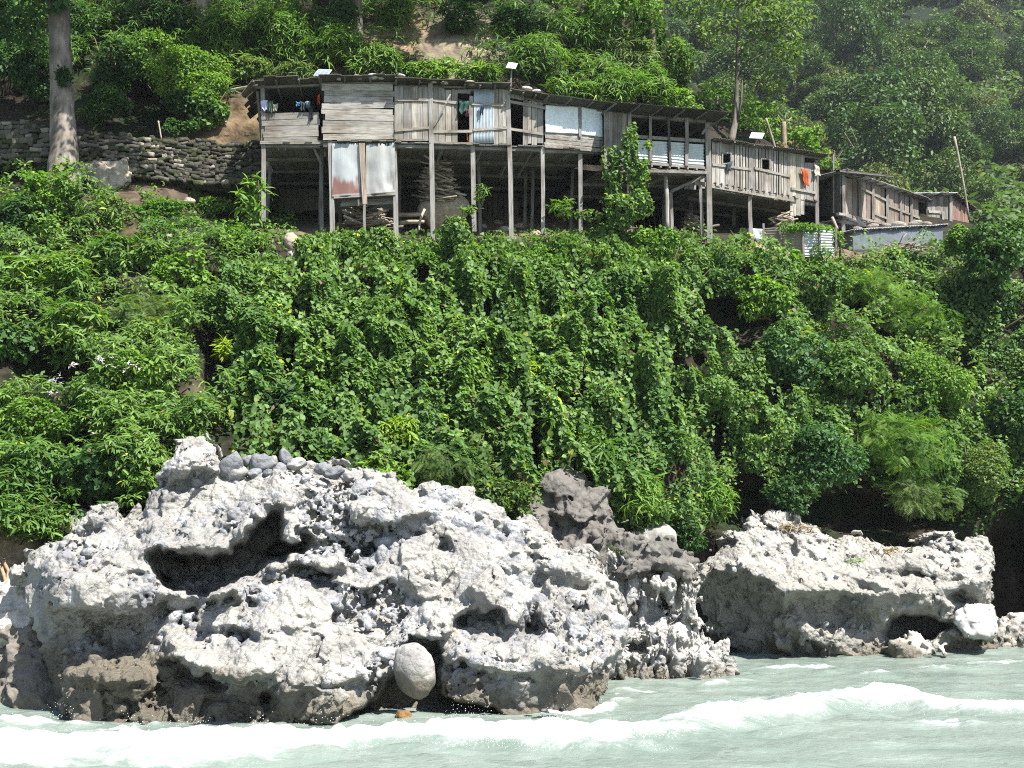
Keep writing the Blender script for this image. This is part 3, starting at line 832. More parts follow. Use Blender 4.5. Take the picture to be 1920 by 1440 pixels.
RB = [(1290,1075),(1305,1061),(1335,1042),(1350,1020),(1387,994),(1404,972),(1410,965),(1425,975),(1444,971),(1470,967),(1500,979),(1530,982),(1560,1005),(1590,1003),(1616,1012),(1650,1022),(1690,1026),(1725,1024),(1747,1011),
 (1781,1009),(1796,1020),(1830,1016),(1845,1012),(1852,1050),(1856,1087),(1849,1117),(1837,1132),(1850,1150),(1864,1170),(1875,1190),(1875,1210),(1819,1222),(1755,1232),(1665,1240),(1537,1252),(1425,1258),(1365,1256),(1316,1200),(1290,1144),(1277,1099)]
RB = [(x, y + 40 if y >= 1209 else y) for x, y in RB]
def build_right():
    R = Relief(1220, 920, 1920, 1290)
    px, py = R.px, R.py
    R.d[:] = 33.0 + np.clip(px - 1480, 0, 500) / 400 * 2.2
    up = np.interp(px, [1290, 1350, 1395, 1447, 1477, 1537, 1612, 1710, 1800, 1870], [1085, 1068, 1068, 1084, 1108, 1102, 1112, 1108, 1090, 1090])
    R.d += np.clip(up - py, 0, 200) / 110 * 2.4                     # the sunlit slope above
    R.d += np.clip(py - up, 0, 40) / 40 * 0.6                        # overhang below
    rl = np.interp(py, [1080, 1110, 1160, 1200, 1245], [1420, 1450, 1500, 1560, 1620])
    R.d += np.clip(rl - px, 0, 260) / 150 * 1.0                     # left face turns away from the sun
    R.d += 0.25 * sstep(1215, 1160, py) * sstep(1100, 1130, py)
    R.blob(1440, 1130, 30, 24, -0.35, 30); R.blob(1560, 1190, 60, 30, -0.2, 30)
    R.poly([(1660,1260),(1665,1162),(1698,1153),(1740,1160),(1790,1168),(1755,1196),(1736,1212),(1740,1260)], 1.9, 10)
    R.blob(1745, 1130, 50, 26, -0.75, 25); R.blob(1700, 1165, 30, 12, 0.3); R.blob(1640, 1130, 50, 20, -0.3)
    R.blob(1830, 1100, 22, 26, -0.5); R.blob(1800, 1122, 20, 14, 0.8); R.blob(1775, 1085, 24, 10, 0.3); R.blob(1705, 1075, 34, 12, 0.7)
    R.blob(1790, 1190, 60, 22, -0.3); R.blob(1690, 1120, 20, 12, .3)
    R.ledge([(1420,1070),(1459,1096),(1480,1106),(1540,1100),(1612,1110),(1710,1106)], .45, 40, 9)
    R.ledge([(1296,1090),(1350,1072),(1400,1072)], .3, 30, 10)
    R.ledge([(1495,1015),(1530,1036),(1580,1040)], .25, 26, 7)
    R.ledge([(1690,1068),(1730,1066),(1770,1078),(1800,1076)], .3, 26, 7)
    R.ledge([(1690,1150),(1740,1142),(1800,1140)], .3, 20, 7)
    R.ledge([(1440,1170),(1500,1180),(1540,1200)], .15, 30, 8)
    R.blob(1590, 1200, 130, 80, -0.35)
    peb = pebble_field(R, RB, 260, 0.05, 0.14, 12, lambda x, y: (x > 1600) * 1.0 + 0.25, 0.28, 0.42)
    def tone(V, col, nz):
        px_, py_ = proj(V[:, 0], V[:, 1], V[:, 2])
        k = (sstep(6.3, 7.6, V[:, 2] + nz) * 0.9)[:, None]
        col = col * (1 - k) + np.array([[0.22, 0.198, 0.16]]) * k          # weathered tan crown above the flood line
        k2 = (sstep(3.6, 2.0, V[:, 2] + 0.5 * nz) * 0.55)[:, None]
        return col * (1 - k2) + np.array([[0.22, 0.21, 0.185]]) * k2
    o = carve('grey_boulder', RB, R, 3.6, 0.05, M['rock'], None, 0.34, (0.28, 0.2, 0.11, .04), (0.7, 2.0, 5.0, 12.0), peb, (0.33, 0.318, 0.292), tone, 6, cells=((.24, .6, 1), (.12, 1.5, 1), (.05, 4, 1), (.07, 3, 0)), wetz=.22, grow=.04)
    tag(o, 'large grey boulder with a flat sunlit top and shaded overhanging face, right of the outcrop', 'boulder')
build_right()

def small_carve(name, outline, D, thick, lean, base, label, cat='rock', seed=0, h=0.05, amps=(0.2, 0.13, 0.06), round_=0.26, low=-0.5, ridged=False, mat='stone', group=None, feats=(), grow=.14):
    P = np.asarray(outline, float)
    R = Relief(P[:, 0].min() - 30, P[:, 1].min() - 30, P[:, 0].max() + 30, P[:, 1].max() + 30, 3)
    R.d[:] = D + np.clip(P[:, 1].max() - R.py, 0, 400) * D / F * lean
    for ft in feats: R.blob(*ft)
    o = carve(name, outline, R, thick, h, M[mat], None, round_, amps, (1.1, 2.8, 7), (), base, None, seed, low, ridged, cells=((amps[0] * 1.3, 1.2, 1), (amps[1] * .9, 3.0, 1), (amps[1] * .6, 4.0, 0)), grow=grow)
    return tag(o, label, cat, group)

small_carve('brown_rock', [(996,1000),(1014,935),(1050,882),(1092,900),(1122,929),(1128,965),(1116,1015),(1050,1050),(1010,1030)], 28.9, 1.6, 0.8, (0.13, 0.12, 0.108),
            'dark brown pointed rock backed by bushes, behind the white boulder', seed=21, low=1.5, feats=[(1050, 900, 24, 30, -0.5), (1030, 985, 12, 30, .5)])
small_carve('brown_rock', [(1030,1060),(1046,985),(1066,952),(1092,942),(1122,962),(1136,985),(1152,1000),(1178,996),(1200,1012),(1258,1022),(1300,1049),(1284,1068),(1230,1062),(1185,1070),(1140,1058),(1095,1070)], 29.2, 2.0, 0.9, (0.125, 0.118, 0.106),
            'grey brown jagged rock ridge sloping down above the white outcrop', seed=22, low=0.8, ridged=True, feats=[(1095, 1000, 34, 40, -0.7), (1150, 1050, 12, 30, .5), (1250, 1050, 40, 14, -.3, 35)])
small_carve('rounded_boulder', [(1195,1008),(1205,993),(1230,989),(1252,992),(1258,1005),(1256,1030),(1225,1032),(1200,1026)], 31.4, 0.8, 0.5, (0.25, 0.24, 0.225),
            'smooth rounded grey boulder resting on the jagged ridge under the leaves', 'boulder', 23, 0.04, (0.06, 0.03, 0.02), 0.3, 2.2, mat='smooth_stone')
small_carve('dark_rock', [(-60,1240),(-20,1195),(30,1168),(62,1180),(80,1230),(92,1290),(104,1362),(-60,1372)], 23.6, 1.6, 0.5, (0.16, 0.145, 0.125),
            'shaded dark rock at the water on the far left edge', seed=24)
small_carve('pale_boulder', [(-40,1160),(-10,1130),(10,1105),(32,1092),(52,1096),(58,1140),(50,1180),(10,1190),(-30,1200)], 24.8, 1.0, 0.5, (0.42, 0.40, 0.37),
            'pale rounded boulder stranded left of the big white boulder', 'boulder', 25, 0.045, (0.12, 0.06, 0.03), low=0.6)
small_carve('white_stone', [(1799,1160),(1812,1142),(1828,1134),(1846,1146),(1856,1168),(1852,1190),(1830,1194),(1812,1186)], 34.2, 0.8, 0.4, (0.42, 0.41, 0.39),
            'white pointed stone wedged at the right end of the grey boulder', 'stone', 26, 0.045, (0.1, 0.05, 0.02), 0.25, low=-0.2, mat='smooth_stone')
small_carve('low_rock', [(1670,1222),(1685,1208),(1710,1202),(1735,1206),(1752,1220),(1754,1234),(1672,1238)], 33.4, 0.8, 0.5, (0.4, 0.385, 0.35),
            'low wet rock in the water in front of the small cave', seed=27)
small_carve('low_rock', [(1876,1190),(1890,1172),(1912,1166),(1940,1172),(1960,1200),(1950,1215),(1880,1210)], 36.4, 1.2, 0.5, (0.34, 0.32, 0.29),
            'low rock at the water on the far right edge', seed=28)

def ellipsoid(name, c, r, label, cat, base, seed=0, rot=0.0, amp=0.05, group=None, mat='smooth_stone', wetz=None, n=28):
    th = np.linspace(0, math.pi, n); ph = np.linspace(0, 2 * math.pi, 2 * n, endpoint=False)
    T, P = np.meshgrid(th[1:-1], ph, indexing='ij')
    D = np.stack([np.sin(T) * np.cos(P), np.sin(T) * np.sin(P), np.cos(T)], -1).reshape(-1, 3)
    D = np.concatenate([D, [[0, 0, 1], [0, 0, -1]]])
    r = np.asarray(r, float)
    k = 1 + amp * fbm(D * 1.6 + seed * 3.3, 3, seed) * 2
    # a couple of flattened facets
    rr = np.random.default_rng(seed + 99)
    for _ in range(5):
        nrm = rr.normal(0, 1, 3); nrm /= np.linalg.norm(nrm)
        dd = D @ nrm
        lim = rr.uniform(0.72, 0.95)
        k = np.where(dd * k > lim, k * (0.35 + 0.65 * lim / np.maximum(dd * k, 1e-6)), k)
    V = D * k[:, None] * r[None]
    a = math.radians(rot)
    R_ = np.array([[math.cos(a), 0, -math.sin(a)], [0, 1, 0], [math.sin(a), 0, math.cos(a)]])
    V = V @ R_.T + np.asarray(c)[None]
    m = 2 * n; L = n - 2
    Q = [[i * m + j, (i + 1) * m + j, (i + 1) * m + (j + 1) % m, i * m + (j + 1) % m] for i in range(L - 1) for j in range(m)]
    T3 = [[L * m, j, (j + 1) % m] for j in range(m)] + [[L * m + 1, (L - 1) * m + (j + 1) % m, (L - 1) * m + j] for j in range(m)]
    nz = fbm(V * 2.0, 4, seed + 5)
    col = np.array(base)[None] * (1 + 0.25 * nz[:, None])
    al = np.ones(len(V))
    if wetz is not None:
        w = sstep(wetz + 0.3, wetz - 0.1, V[:, 2] + 0.2 * nz)
        col = col * (1 - w[:, None]) + np.array([[0.15, 0.13, 0.1]]) * w[:, None]
        al = 1 - 0.6 * w
    o = mesh_obj(name, V, [np.array(Q), np.array(T3)], M[mat], None, np.concatenate([np.clip(col, 0, 1), al[:, None]], 1), True)
    return tag(o, label, cat, group)

ellipsoid('round_boulder', at(778, 1256, 22.75), (0.405, 0.44, 0.54), 'smooth egg shaped boulder wedged in the dark cleft above the water', 'boulder', (0.27, 0.262, 0.248), 3, 12, 0.07, None, 'stone', 0.7)
ellipsoid('orange_stone', at(757, 1342, 22.5), (0.17, 0.16, 0.12), 'small rusty orange stone at the waterline below the egg shaped boulder', 'stone', (0.2, 0.115, 0.045), 5, 0, 0.12, None, 'stone')
def crest(px, py):
    return float(RMAIN.sample(RMAIN.d, np.array([float(px)]), np.array([float(py)]))[0])
COB = [(433,872,17,26,-25,'tall slanted grey cobble beside the knob on the boulder crest'),(443,886,18,14,20,'fat grey cobble below the slanted one on the boulder crest'),(463,860,10,9,0,'small round cobble perched right of the slanted cobble'),
       (490,868,20,20,10,'broad pale cobble in the middle of the crest row'),(512,862,9,11,0,'small upright cobble right of the broad pale cobble'),(524,878,13,11,30,'tan cobble below the pointed cobble on the crest'),
       (535,856,10,15,15,'pointed upright cobble near the right end of the crest row'),(555,868,18,11,15,'dark blue grey cobble at the right end of the crest row'),
       (605,876,13,12,0,'first grey cobble right of the crest gap, on the sloping ridge'),(625,884,17,11,10,'flat grey cobble on the ridge beside its round neighbour'),(652,890,11,9,0,'lone small cobble where the white ridge flattens'),
       (478,884,12,9,0,'small cobble tucked below the broad pale cobble'),(505,884,10,8,0,'flat little cobble between the pale and the tan cobble')]
for i, (x, y, rx, ry, ro, lb) in enumerate(COB):
    d = crest(x, y + 4) + 0.12; s = d / F
    ellipsoid('cobble', at(x, y + 3, d - .1), (rx * s * 1.15, rx * s, ry * s * 1.1), lb, 'cobble', [(0.17, 0.175, 0.19), (0.27, 0.265, 0.255), (0.2, 0.205, 0.215)][i % 3], 30 + i, ro, 0.2, 'loose cobbles on the boulder crest', 'stone', n=14)
for i, (x, y, rx, ry, lb, b) in enumerate([(14,1128,20,15,'rounded stone under the dry roots at the left edge',(0.4,0.38,0.36)),(38,1068,13,10,'small stone above the pale boulder at the left edge',(0.36,0.33,0.3)),
                                            (5,1095,14,9,'flat stone lying against the left edge bank',(0.33,0.3,0.27))]):
    d = float(ground_d(x, y)) - 0.35; s = d / F
    ellipsoid('bank_stone', at(x, y, d), (rx * s, rx * s, ry * s), lb, 'stone', b, 60 + i, 0, 0.08, None, 'stone', n=14)
# ------------------------------------------------------------------ stilt huts
class Wall:
    def __init__(s, px0, D0, px1, D1, pym):
        s.A = at(px0, pym, D0)[:2]; s.B = at(px1, pym, D1)[:2]
        d = s.B - s.A; L = np.linalg.norm(d)
        s.n = np.array([d[1], -d[0]]) / L
        s.dir = d / L
    def pt(s, px, py, off=0.0):
        k = (px - 960) / F / (CP - (720 - py) / F * SP)
        d = s.B - s.A
        u = (k * s.A[1] - s.A[0]) / (d[0] - k * d[1])
        p = s.A + u * d
        z = at(px, py, p[1])[2]
        return np.array([p[0] + s.n[0] * off, p[1] + s.n[1] * off, z])
    def board(s, mb, q, off=0.0, th=0.025, tint=1.0):
        """q: four photo points tl,tr,br,bl"""
        f = [s.pt(x, y, off) for x, y in (q[3], q[2], q[1], q[0])]
        b = [s.pt(x, y, off - th) for x, y in (q[3], q[2], q[1], q[0])]
        mb.hexa([b[0], b[1], f[1], f[0], b[3], b[2], f[2], f[3]], tint)
    def planks_v(s, mb, x0, t0, b0, x1, t1, b1, n, off=0.0, tint=1.0, var=0.3, gap=0.035, jt=2.0, jb=2.0):
        w = np.array([random.uniform(0.7, 1.35) for _ in range(n)]); e = np.concatenate([[0], np.cumsum(w)]) / w.sum()
        for i in range(n):
            a, b = e[i], e[i + 1]
            g_ = (b - a) * gap * random.uniform(0.2, 1.6)
            xa, xb = x0 + (x1 - x0) * (a + g_), x0 + (x1 - x0) * (b - g_)
            lean = jit(0.5)
            tA, tB = t0 + (t1 - t0) * a + jit(jt), t0 + (t1 - t0) * b + jit(jt)
            j = jit(jb)
            bA, bB = b0 + (b1 - b0) * a + j, b0 + (b1 - b0) * b + j + jit(.7)
            c = random.uniform(1 - var, 1 + var)
            s.board(mb, [(xa + lean, tA), (xb + lean, tB), (xb, bB), (xa, bA)], off + jit(0.012), 0.024, np.array([c, c * random.uniform(.97, 1.0), c * random.uniform(.9, 1.03)]) * tint)
    def planks_h(s, mb, x0, t0, b0, x1, t1, b1, n, off=0.0, tint=1.0, var=0.25, gap=0.03, jx=4.0):
        w = np.array([random.uniform(0.8, 1.25) for _ in range(n)]); e = np.concatenate([[0], np.cumsum(w)]) / w.sum()
        for i in range(n):
            a, b = e[i], e[i + 1]
            g_ = (b - a) * gap * random.uniform(0.1, 1.8)
            xa, xb = x0 + jit(jx), x1 + jit(jx * .5)
            k = jit(1.3)
            ya0, ya1 = t0 + (b0 - t0) * (a + g_) + k, t1 + (b1 - t1) * (a + g_) - k
            yb0, yb1 = t0 + (b0 - t0) * (b - g_) + k + jit(.6), t1 + (b1 - t1) * (b - g_) - k + jit(.6)
            c = random.uniform(1 - var, 1 + var)
            s.board(mb, [(xa, ya0), (xb, ya1), (xb, yb1), (xa, yb0)], off + 0.005 * (i % 2) + jit(0.003), 0.024, np.array([c, c * random.uniform(.97, 1.0), c * random.uniform(.9, 1.03)]) * tint)
    def sheet(s, name, mat, parent, x0, t0, b0, x1, t1, b1, off=0.02, col=(0.4, 0.43, 0.45), waves=0, vertical=True, amp=0.014, nx=60, ny=24, rust=None, warp=0.0, ragged=0.0):
        U, Vv = np.meshgrid(np.linspace(0, 1, nx), np.linspace(0, 1, ny))
        top = t0 + (t1 - t0) * U; bot = b0 + (b1 - b0) * U
        if ragged:
            rg = np.repeat(np.array([[random.uniform(0, 1) ** 2 * ragged for _ in range(nx)]]), ny, 0); top = top + rg
        PX = x0 + (x1 - x0) * U; PY = top + (bot - top) * Vv
        base = np.array([[s.pt(PX[j, i], PY[j, i]) for i in range(nx)] for j in range(ny)])
        w = (U if vertical else Vv) * waves * 2 * math.pi
        o = off + (amp * np.sin(w) if waves else 0) + warp * fbm(np.stack([U * 2.2, Vv * 2.2, 0 * U + x0], -1), 2, 5)
        nn = np.array([s.n[0], s.n[1], 0])
        Vf = base + nn * o[..., None]; Vb = base + nn * (o[..., None] - 0.006)
        n = nx * ny; idx = np.arange(n).reshape(ny, nx)
        Q = np.stack([idx[1:, :-1], idx[1:, 1:], idx[:-1, 1:], idx[:-1, :-1]], -1).reshape(-1, 4)
        ring = np.concatenate([idx[0, :], idx[1:, -1], idx[-1, -2::-1], idx[-2:0:-1, 0]])
        r2 = np.roll(ring, -1)
        Q = np.concatenate([Q, Q[:, ::-1] + n, np.stack([ring, r2, r2 + n, ring + n], 1)])
        cc = np.tile(np.array(col)[None, None], (ny, nx, 1)) * (1 + 0.1 * fbm(np.stack([U * 6 + x0, Vv * 2, 0 * U], -1), 3, 9))[..., None]
        if rust is not None:
            k = rust(U, Vv)[..., None]
            cc = cc * (1 - k) + np.array([0.15, 0.06, 0.04]) * k
        cc = cc.reshape(-1, 3)
        return mesh_obj(name, np.concatenate([Vf.reshape(-1, 3), Vb.reshape(-1, 3)]), Q, mat, parent, np.concatenate([cc, cc]), True)

def inward(W, p, d):
    return np.array([p[0] - W.n[0] * d, p[1] - W.n[1] * d, p[2]])

def hut_base(name, label, W, x0, x1):
    c = (W.pt(x0, 300) + W.pt(x1, 300)) / 2
    return empty(name, (c[0], c[1] + 1.2, W.pt((x0 + x1) / 2, 430)[2]), label, 'hut', 'wooden stilt huts in a row above the river')

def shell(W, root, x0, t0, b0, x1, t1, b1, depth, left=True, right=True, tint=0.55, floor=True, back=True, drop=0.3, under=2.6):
    """floor, back and side walls of boards tinted dark, inner shade put into their colour"""
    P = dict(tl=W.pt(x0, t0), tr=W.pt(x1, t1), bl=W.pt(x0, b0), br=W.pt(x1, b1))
    zt, zb = min(P['tl'][2], P['tr'][2]), P['bl'][2]
    if floor:
        mb = MB()
        n = max(6, int(np.linalg.norm(P['br'] - P['bl']) / 0.22))
        for i in range(n):
            a, b = i / n, (i + 0.94) / n
            pa, pb = P['bl'] + (P['br'] - P['bl']) * a, P['bl'] + (P['br'] - P['bl']) * b
            f_ = random.uniform(-0.02, 0.14)
            A, B = inward(W, pa, -f_), inward(W, pb, -f_)
            A2, B2 = inward(W, pa, depth), inward(W, pb, depth)
            dz = np.array([0, 0, 0.035]); k = jit(0.01); up = np.array([0, 0, -0.05 + k])
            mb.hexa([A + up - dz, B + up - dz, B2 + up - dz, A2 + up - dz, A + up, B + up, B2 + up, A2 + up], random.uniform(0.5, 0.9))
        for i in range(4):                                             # beams under the boards
            d = 0.12 + depth * i / 3 * 0.9
            mb.bar(inward(W, P['bl'], d) + [0, 0, -0.16], inward(W, P['br'], d) + [0, 0, -0.16], 0.13, 0.11, 0.75, np.array([0, 0, 1.]))
        mb.build('floor', M['wood_h'], root)
    def wallboards(name, p, q, top_p, top_q):
        mb = MB(); d = q - p; L = np.linalg.norm(d[:2]); n = max(4, int(L / 0.2))
        nn = np.array([d[1], -d[0], 0]) / L * 0.022
        for i in range(n):
            a, b = i / n + 0.004, (i + 0.985) / n
            pa, pb = p + d * a, p + d * b
            za, zb_ = top_p + (top_q - top_p) * a, top_p + (top_q - top_p) * b
            ta, tb = pa.copy(), pb.copy(); ta[2] = za; tb[2] = zb_
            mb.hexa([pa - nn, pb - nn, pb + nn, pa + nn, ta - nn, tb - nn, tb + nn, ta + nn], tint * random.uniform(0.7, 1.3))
        mb.build(name, M['wood_v'], root)
    if back: wallboards('back_wall', inward(W, P['bl'], depth), inward(W, P['br'], depth), P['tl'][2] - drop, P['tr'][2] - drop)
    if under:
        lo_ = np.array([0, 0, -under])
        wallboards('under_shade_wall', inward(W, P['bl'], depth) + lo_, inward(W, P['br'], depth) + lo_, P['bl'][2] - .25, P['br'][2] - .25)  # added board wall that darkens the space under the floor
    if left: wallboards('side_wall', inward(W, P['bl'], 0.03), inward(W, P['bl'], depth - 0.05), P['tl'][2], P['tl'][2] - drop)
    if right: wallboards('side_wall', inward(W, P['br'], depth - 0.05), inward(W, P['br'], 0.03), P['tr'][2] - drop, P['tr'][2])
    return P

def roof(W, root, x0, y0, x1, y1, depth, over=0.4, drop=0.3, th=0.03, corr=False, tint=(0.34, 0.32, 0.29), rag=0.08, name='roof', rise=0.0):
    a, b = W.pt(x0, y0), W.pt(x1, y1)
    d = b - a; L = np.linalg.norm(d)
    fdir = np.array([W.n[0], W.n[1], 0])
    slope = (drop + rise) / (depth + over)
    mb = MB()
    n = max(5, int(L / (0.34 if not corr else 0.8)))
    for i in range(n):
        s0, s1 = i / n - 0.006, (i + 1) / n + 0.006
        o = over + random.uniform(-rag, rag)
        up = np.array([0, 0, 0.012 * (i % 2) + jit(0.015)])
        pa, pb = a + d * s0 + up, a + d * s1 + up
        fA, fB = pa + fdir * o + [0, 0, slope * o], pb + fdir * o + [0, 0, slope * o]
        bA, bB = pa - fdir * (depth + .1) - [0, 0, slope * depth], pb - fdir * (depth + .1) - [0, 0, slope * depth]
        c = np.array(tint) * random.uniform(0.75, 1.25)
        if not corr:
            z = np.array([0, 0, th])
            mb.hexa([fA, fB, bB, bA, fA + z, fB + z, bB + z, bA + z], c)
        else:
            m = 33
            V = []
            for k in range(m):
                t = k / (m - 1)
                wv = np.array([0, 0, 0.018 * math.sin(t * 2 * math.pi * 8)])
                V += [fA + (fB - fA) * t + wv, bA + (bB - bA) * t + wv]
            nV = len(V)
            V = np.array(V); V2 = V - np.array([0, 0, 0.008])
            Q = [[2 * k, 2 * k + 2, 2 * k + 3, 2 * k + 1] for k in range(m - 1)]
            Q2 = [[q + nV for q in r_[::-1]] for r_ in Q]
            Q3 = [[2 * k, 2 * k + nV, 2 * k + 2 + nV, 2 * k + 2] for k in range(m - 1)]
            mb.add(np.concatenate([V, V2]), Q + Q2 + Q3, c)
    r_ = mb.build(name, (M['tin'] if min(tint) > .3 else M['dull_tin']) if corr else M['wood_h'], root)
    m2 = MB()
    for dd in (0.06, depth * 0.55):
        q = np.array([0, 0, -0.06 - slope * dd])
        m2.bar(a - fdir * dd + q, b - fdir * dd + q, 0.09, 0.08, 0.7, np.array([0, 0, 1.]))
    k = max(3, int(L / 0.9))
    for i in range(k + 1):
        p = a + d * i / k + [0, 0, -0.022]
        m2.bar(p + fdir * (over * .9) + [0, 0, slope * over * .9 - .02], p - fdir * depth - [0, 0, slope * depth + .02], 0.06, 0.05, 0.65, np.array([0, 0, 1.]))
    m2.build('rafters', M['wood_h'], r_)
    return r_

def stilt(W, root, px, top, pxb, bot, w=0.13, inn=0.0, tint=0.95, name='stilt', round_=False):
    a = inward(W, W.pt(px, top), inn + 0.08); b = W.pt(pxb, bot); b = inward(W, b, inn + 0.08)
    b[2] -= 0.35
    mb = MB()
    if round_:
        t = np.linspace(0, 1, 7)[:, None]
        P = a + (b - a) * t + np.stack([np.sin(t[:, 0] * 4) * .03, 0 * t[:, 0], 0 * t[:, 0]], 1)
        mb.tube(P, np.linspace(0.075, 0.09, 7), 9, tint, 0.08)
    else:
        mb.bar(b, a, w, w * 0.85, tint, np.array([0, 1., 0]), bend=0.025)
    return mb.build(name, M['wood_v'], root, round_)

def batten(W, root, x0, y0, x1, y1, h=5, off=0.06, tint=1.0, name='batten'):
    mb = MB()
    s = jit(1.0)
    W.board(mb, [(x0, y0 - h / 2), (x1, y1 - h / 2 + s), (x1, y1 + h / 2 + s), (x0, y0 + h / 2)], off, 0.04, np.array([1, .97, .9]) * tint)
    return mb.build(name, M['wood_h'], root)

# ---- A: open porch hut on the left end
WA = Wall(480, 37.0, 605, 37.15, 210)
hA = hut_base('stilt_hut', 'open fronted wooden porch hut at the left end of the row, washing on its rail', WA, 490, 600)
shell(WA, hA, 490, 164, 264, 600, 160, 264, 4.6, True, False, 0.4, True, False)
mb = MB(); WA.planks_h(mb, 493, 212, 268, 598, 210, 266, 5, 0.02, 1.0); mb.build('plank_wall', M['wood_h'], hA)
mb = MB()
for y in (199, 206):
    WA.board(mb, [(520, y), (575, y - 1), (575, y + 3), (520, y + 3.5)], -4.5, 0.03, 1.0)
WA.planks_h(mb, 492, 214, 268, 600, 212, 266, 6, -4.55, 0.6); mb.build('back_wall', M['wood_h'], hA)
roof(WA, hA, 478, 160, 604, 155, 4.7, 0.45, 0.35, rag=0.16)
mb = MB()
for i in range(9):                                                       # old boards hanging slanted off the left end
    p = WA.pt(480 + jit(3), 158, 0.3 - 0.33 * i)
    mb.bar(p, p + np.array([-0.42 + jit(.1), 0, -0.45 + jit(.12)]), 0.3, 0.02, np.array([.5, .45, .38]) * random.uniform(.7, 1.2), np.array([1., 0, .2]))
mb.build('side_flap', M['wood_v'], hA)
stilt(WA, hA, 492, 158, 494, 395, 0.13); stilt(WA, hA, 600, 264, 601, 432, 0.13, 0.5, 0.7)
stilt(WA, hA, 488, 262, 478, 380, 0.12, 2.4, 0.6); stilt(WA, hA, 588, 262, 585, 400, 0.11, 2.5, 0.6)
for a_, b_ in ((inward(WA, WA.pt(600, 300), .5), inward(WA, WA.pt(586, 270), .2)), (WA.pt(482, 170, -.1), WA.pt(480, 262, -1.6))):
    mb = MB(); mb.bar(a_, b_, .08, .07, .7); mb.build('brace', M['wood_v'], hA)
batten(WA, hA, 488, 268, 603, 267, 6, 0.05, 0.9, 'floor_beam')

# ---- B: hut of lying planks with the tin clad room below
WB = Wall(603, 37.0, 740, 37.2, 210)
hB = hut_base('stilt_hut', 'wooden hut of lying grey planks with a rusty tin clad room beneath it', WB, 605, 738)
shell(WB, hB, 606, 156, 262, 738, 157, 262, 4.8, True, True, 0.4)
mb = MB(); WB.planks_h(mb, 606, 157, 263, 738, 158, 262, 9, 0.03, 1.12); mb.build('plank_wall', M['wood_h'], hB)
roof(WB, hB, 600, 153, 742, 152, 4.9, 0.42, 0.3, rag=0.06)
stilt(WB, hB, 619, 262, 624, 436, 0.15, 0, 1.05); stilt(WB, hB, 738, 250, 743, 424, 0.15, 0, 1.05)
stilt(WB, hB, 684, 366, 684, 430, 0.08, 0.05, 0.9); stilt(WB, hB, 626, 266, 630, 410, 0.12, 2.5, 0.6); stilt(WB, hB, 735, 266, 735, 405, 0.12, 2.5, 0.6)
def rustA(U, V):
    n = fbm(np.stack([U * 3.5, V * 3.2, 0 * U], -1), 3, 4)
    st = fbm(np.stack([U * 9, V * 1.2, 0 * U], -1), 2, 6)
    return np.clip(sstep(0.45, 0.7, V + 0.28 * n + 0.25 * st - 0.22 * np.abs(U - .55) * 1.5) * 1.0, 0, .95) * (V < .97)
WB.sheet('metal_sheet', M['tin'], hB, 622, 268, 370, 676, 268, 366, 0.03, (0.26, 0.275, 0.28), rust=rustA, warp=0.04, ragged=6, nx=46, ny=40)
WB.sheet('metal_sheet', M['tin'], hB, 686, 270, 366, 740, 268, 361, 0.03, (0.27, 0.275, 0.265), warp=0.07, ragged=8, nx=46, ny=40,
         rust=lambda U, V: 0.12 * sstep(0.2, 0.6, fbm(np.stack([U * 2, V * 3, 0 * U + 5], -1), 3, 3)))
mb = MB(); WB.board(mb, [(673, 270), (684, 270), (689, 384), (680, 384)], 0.1, 0.04, (1.15, 1.0, .85)); mb.build('board', M['wood_v'], hB)
batten(WB, hB, 626, 370, 742, 363, 5, 0.02, 0.9); 
mb = MB(); WB.planks_h(mb, 640, 372, 384, 738, 366, 378, 2, -0.25, .8); mb.build('floor_beam', M['wood_h'], hB)
shellP = [inward(WB, WB.pt(x, y), 1.7) for x, y in ((622, 372), (740, 366), (740, 268), (622, 268))]
mb = MB(); mb.hexa([shellP[0], shellP[1], shellP[1] + [0, .03, 0], shellP[0] + [0, .03, 0], shellP[3], shellP[2], shellP[2] + [0, .03, 0], shellP[3] + [0, .03, 0]], .5); mb.build('inner_wall', M['wood_v'], hB)

# ---- C: upright planks, two doorways
WC = Wall(738, 37.15, 1020, 38.0, 220)
hC = hut_base('stilt_hut', 'long hut of upright weathered planks with two open doorways and a tin door sheet', WC, 738, 1020)
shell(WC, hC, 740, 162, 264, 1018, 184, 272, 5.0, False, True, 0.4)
mb = MB()
WC.planks_v(mb, 739, 161, 263, 806, 165, 265, 5, 0.03, 1.1)
WC.planks_v(mb, 812, 164, 268, 858, 170, 270, 4, 0.03, 1.1)
WC.planks_v(mb, 926, 166, 269, 953, 168, 270, 3, 0.03, 1.12)
WC.planks_v(mb, 980, 188, 270, 1019, 192, 270, 4, 0.03, 1.05, gap=.04)
WC.board(mb, [(858, 168), (882, 169), (882, 176), (858, 175)], 0.02, .03, .8)
WC.board(mb, [(953, 170), (982, 180), (982, 189), (953, 183)], 0.02, .03, .9)
WC.board(mb, [(880, 180), (887, 181), (887, 268), (880, 268)], 0.03, .03, .95)
mb.build('plank_wall', M['wood_v'], hC)
roof(WC, hC, 742, 157, 872, 160, 5.0, 0.4, 0.3, rag=0.06); roof(WC, hC, 870, 165, 954, 167, 5.0, 0.4, 0.3, rag=0.07, tint=(.38, .36, .32)); roof(WC, hC, 955, 176, 1024, 188, 5.0, 0.42, 0.3, rag=0.05)
WC.sheet('metal_sheet', M['tin'], hC, 888, 167, 270, 926, 168, 269, 0.035, (0.28, 0.325, 0.35), waves=14, amp=0.012, nx=84, ny=8)
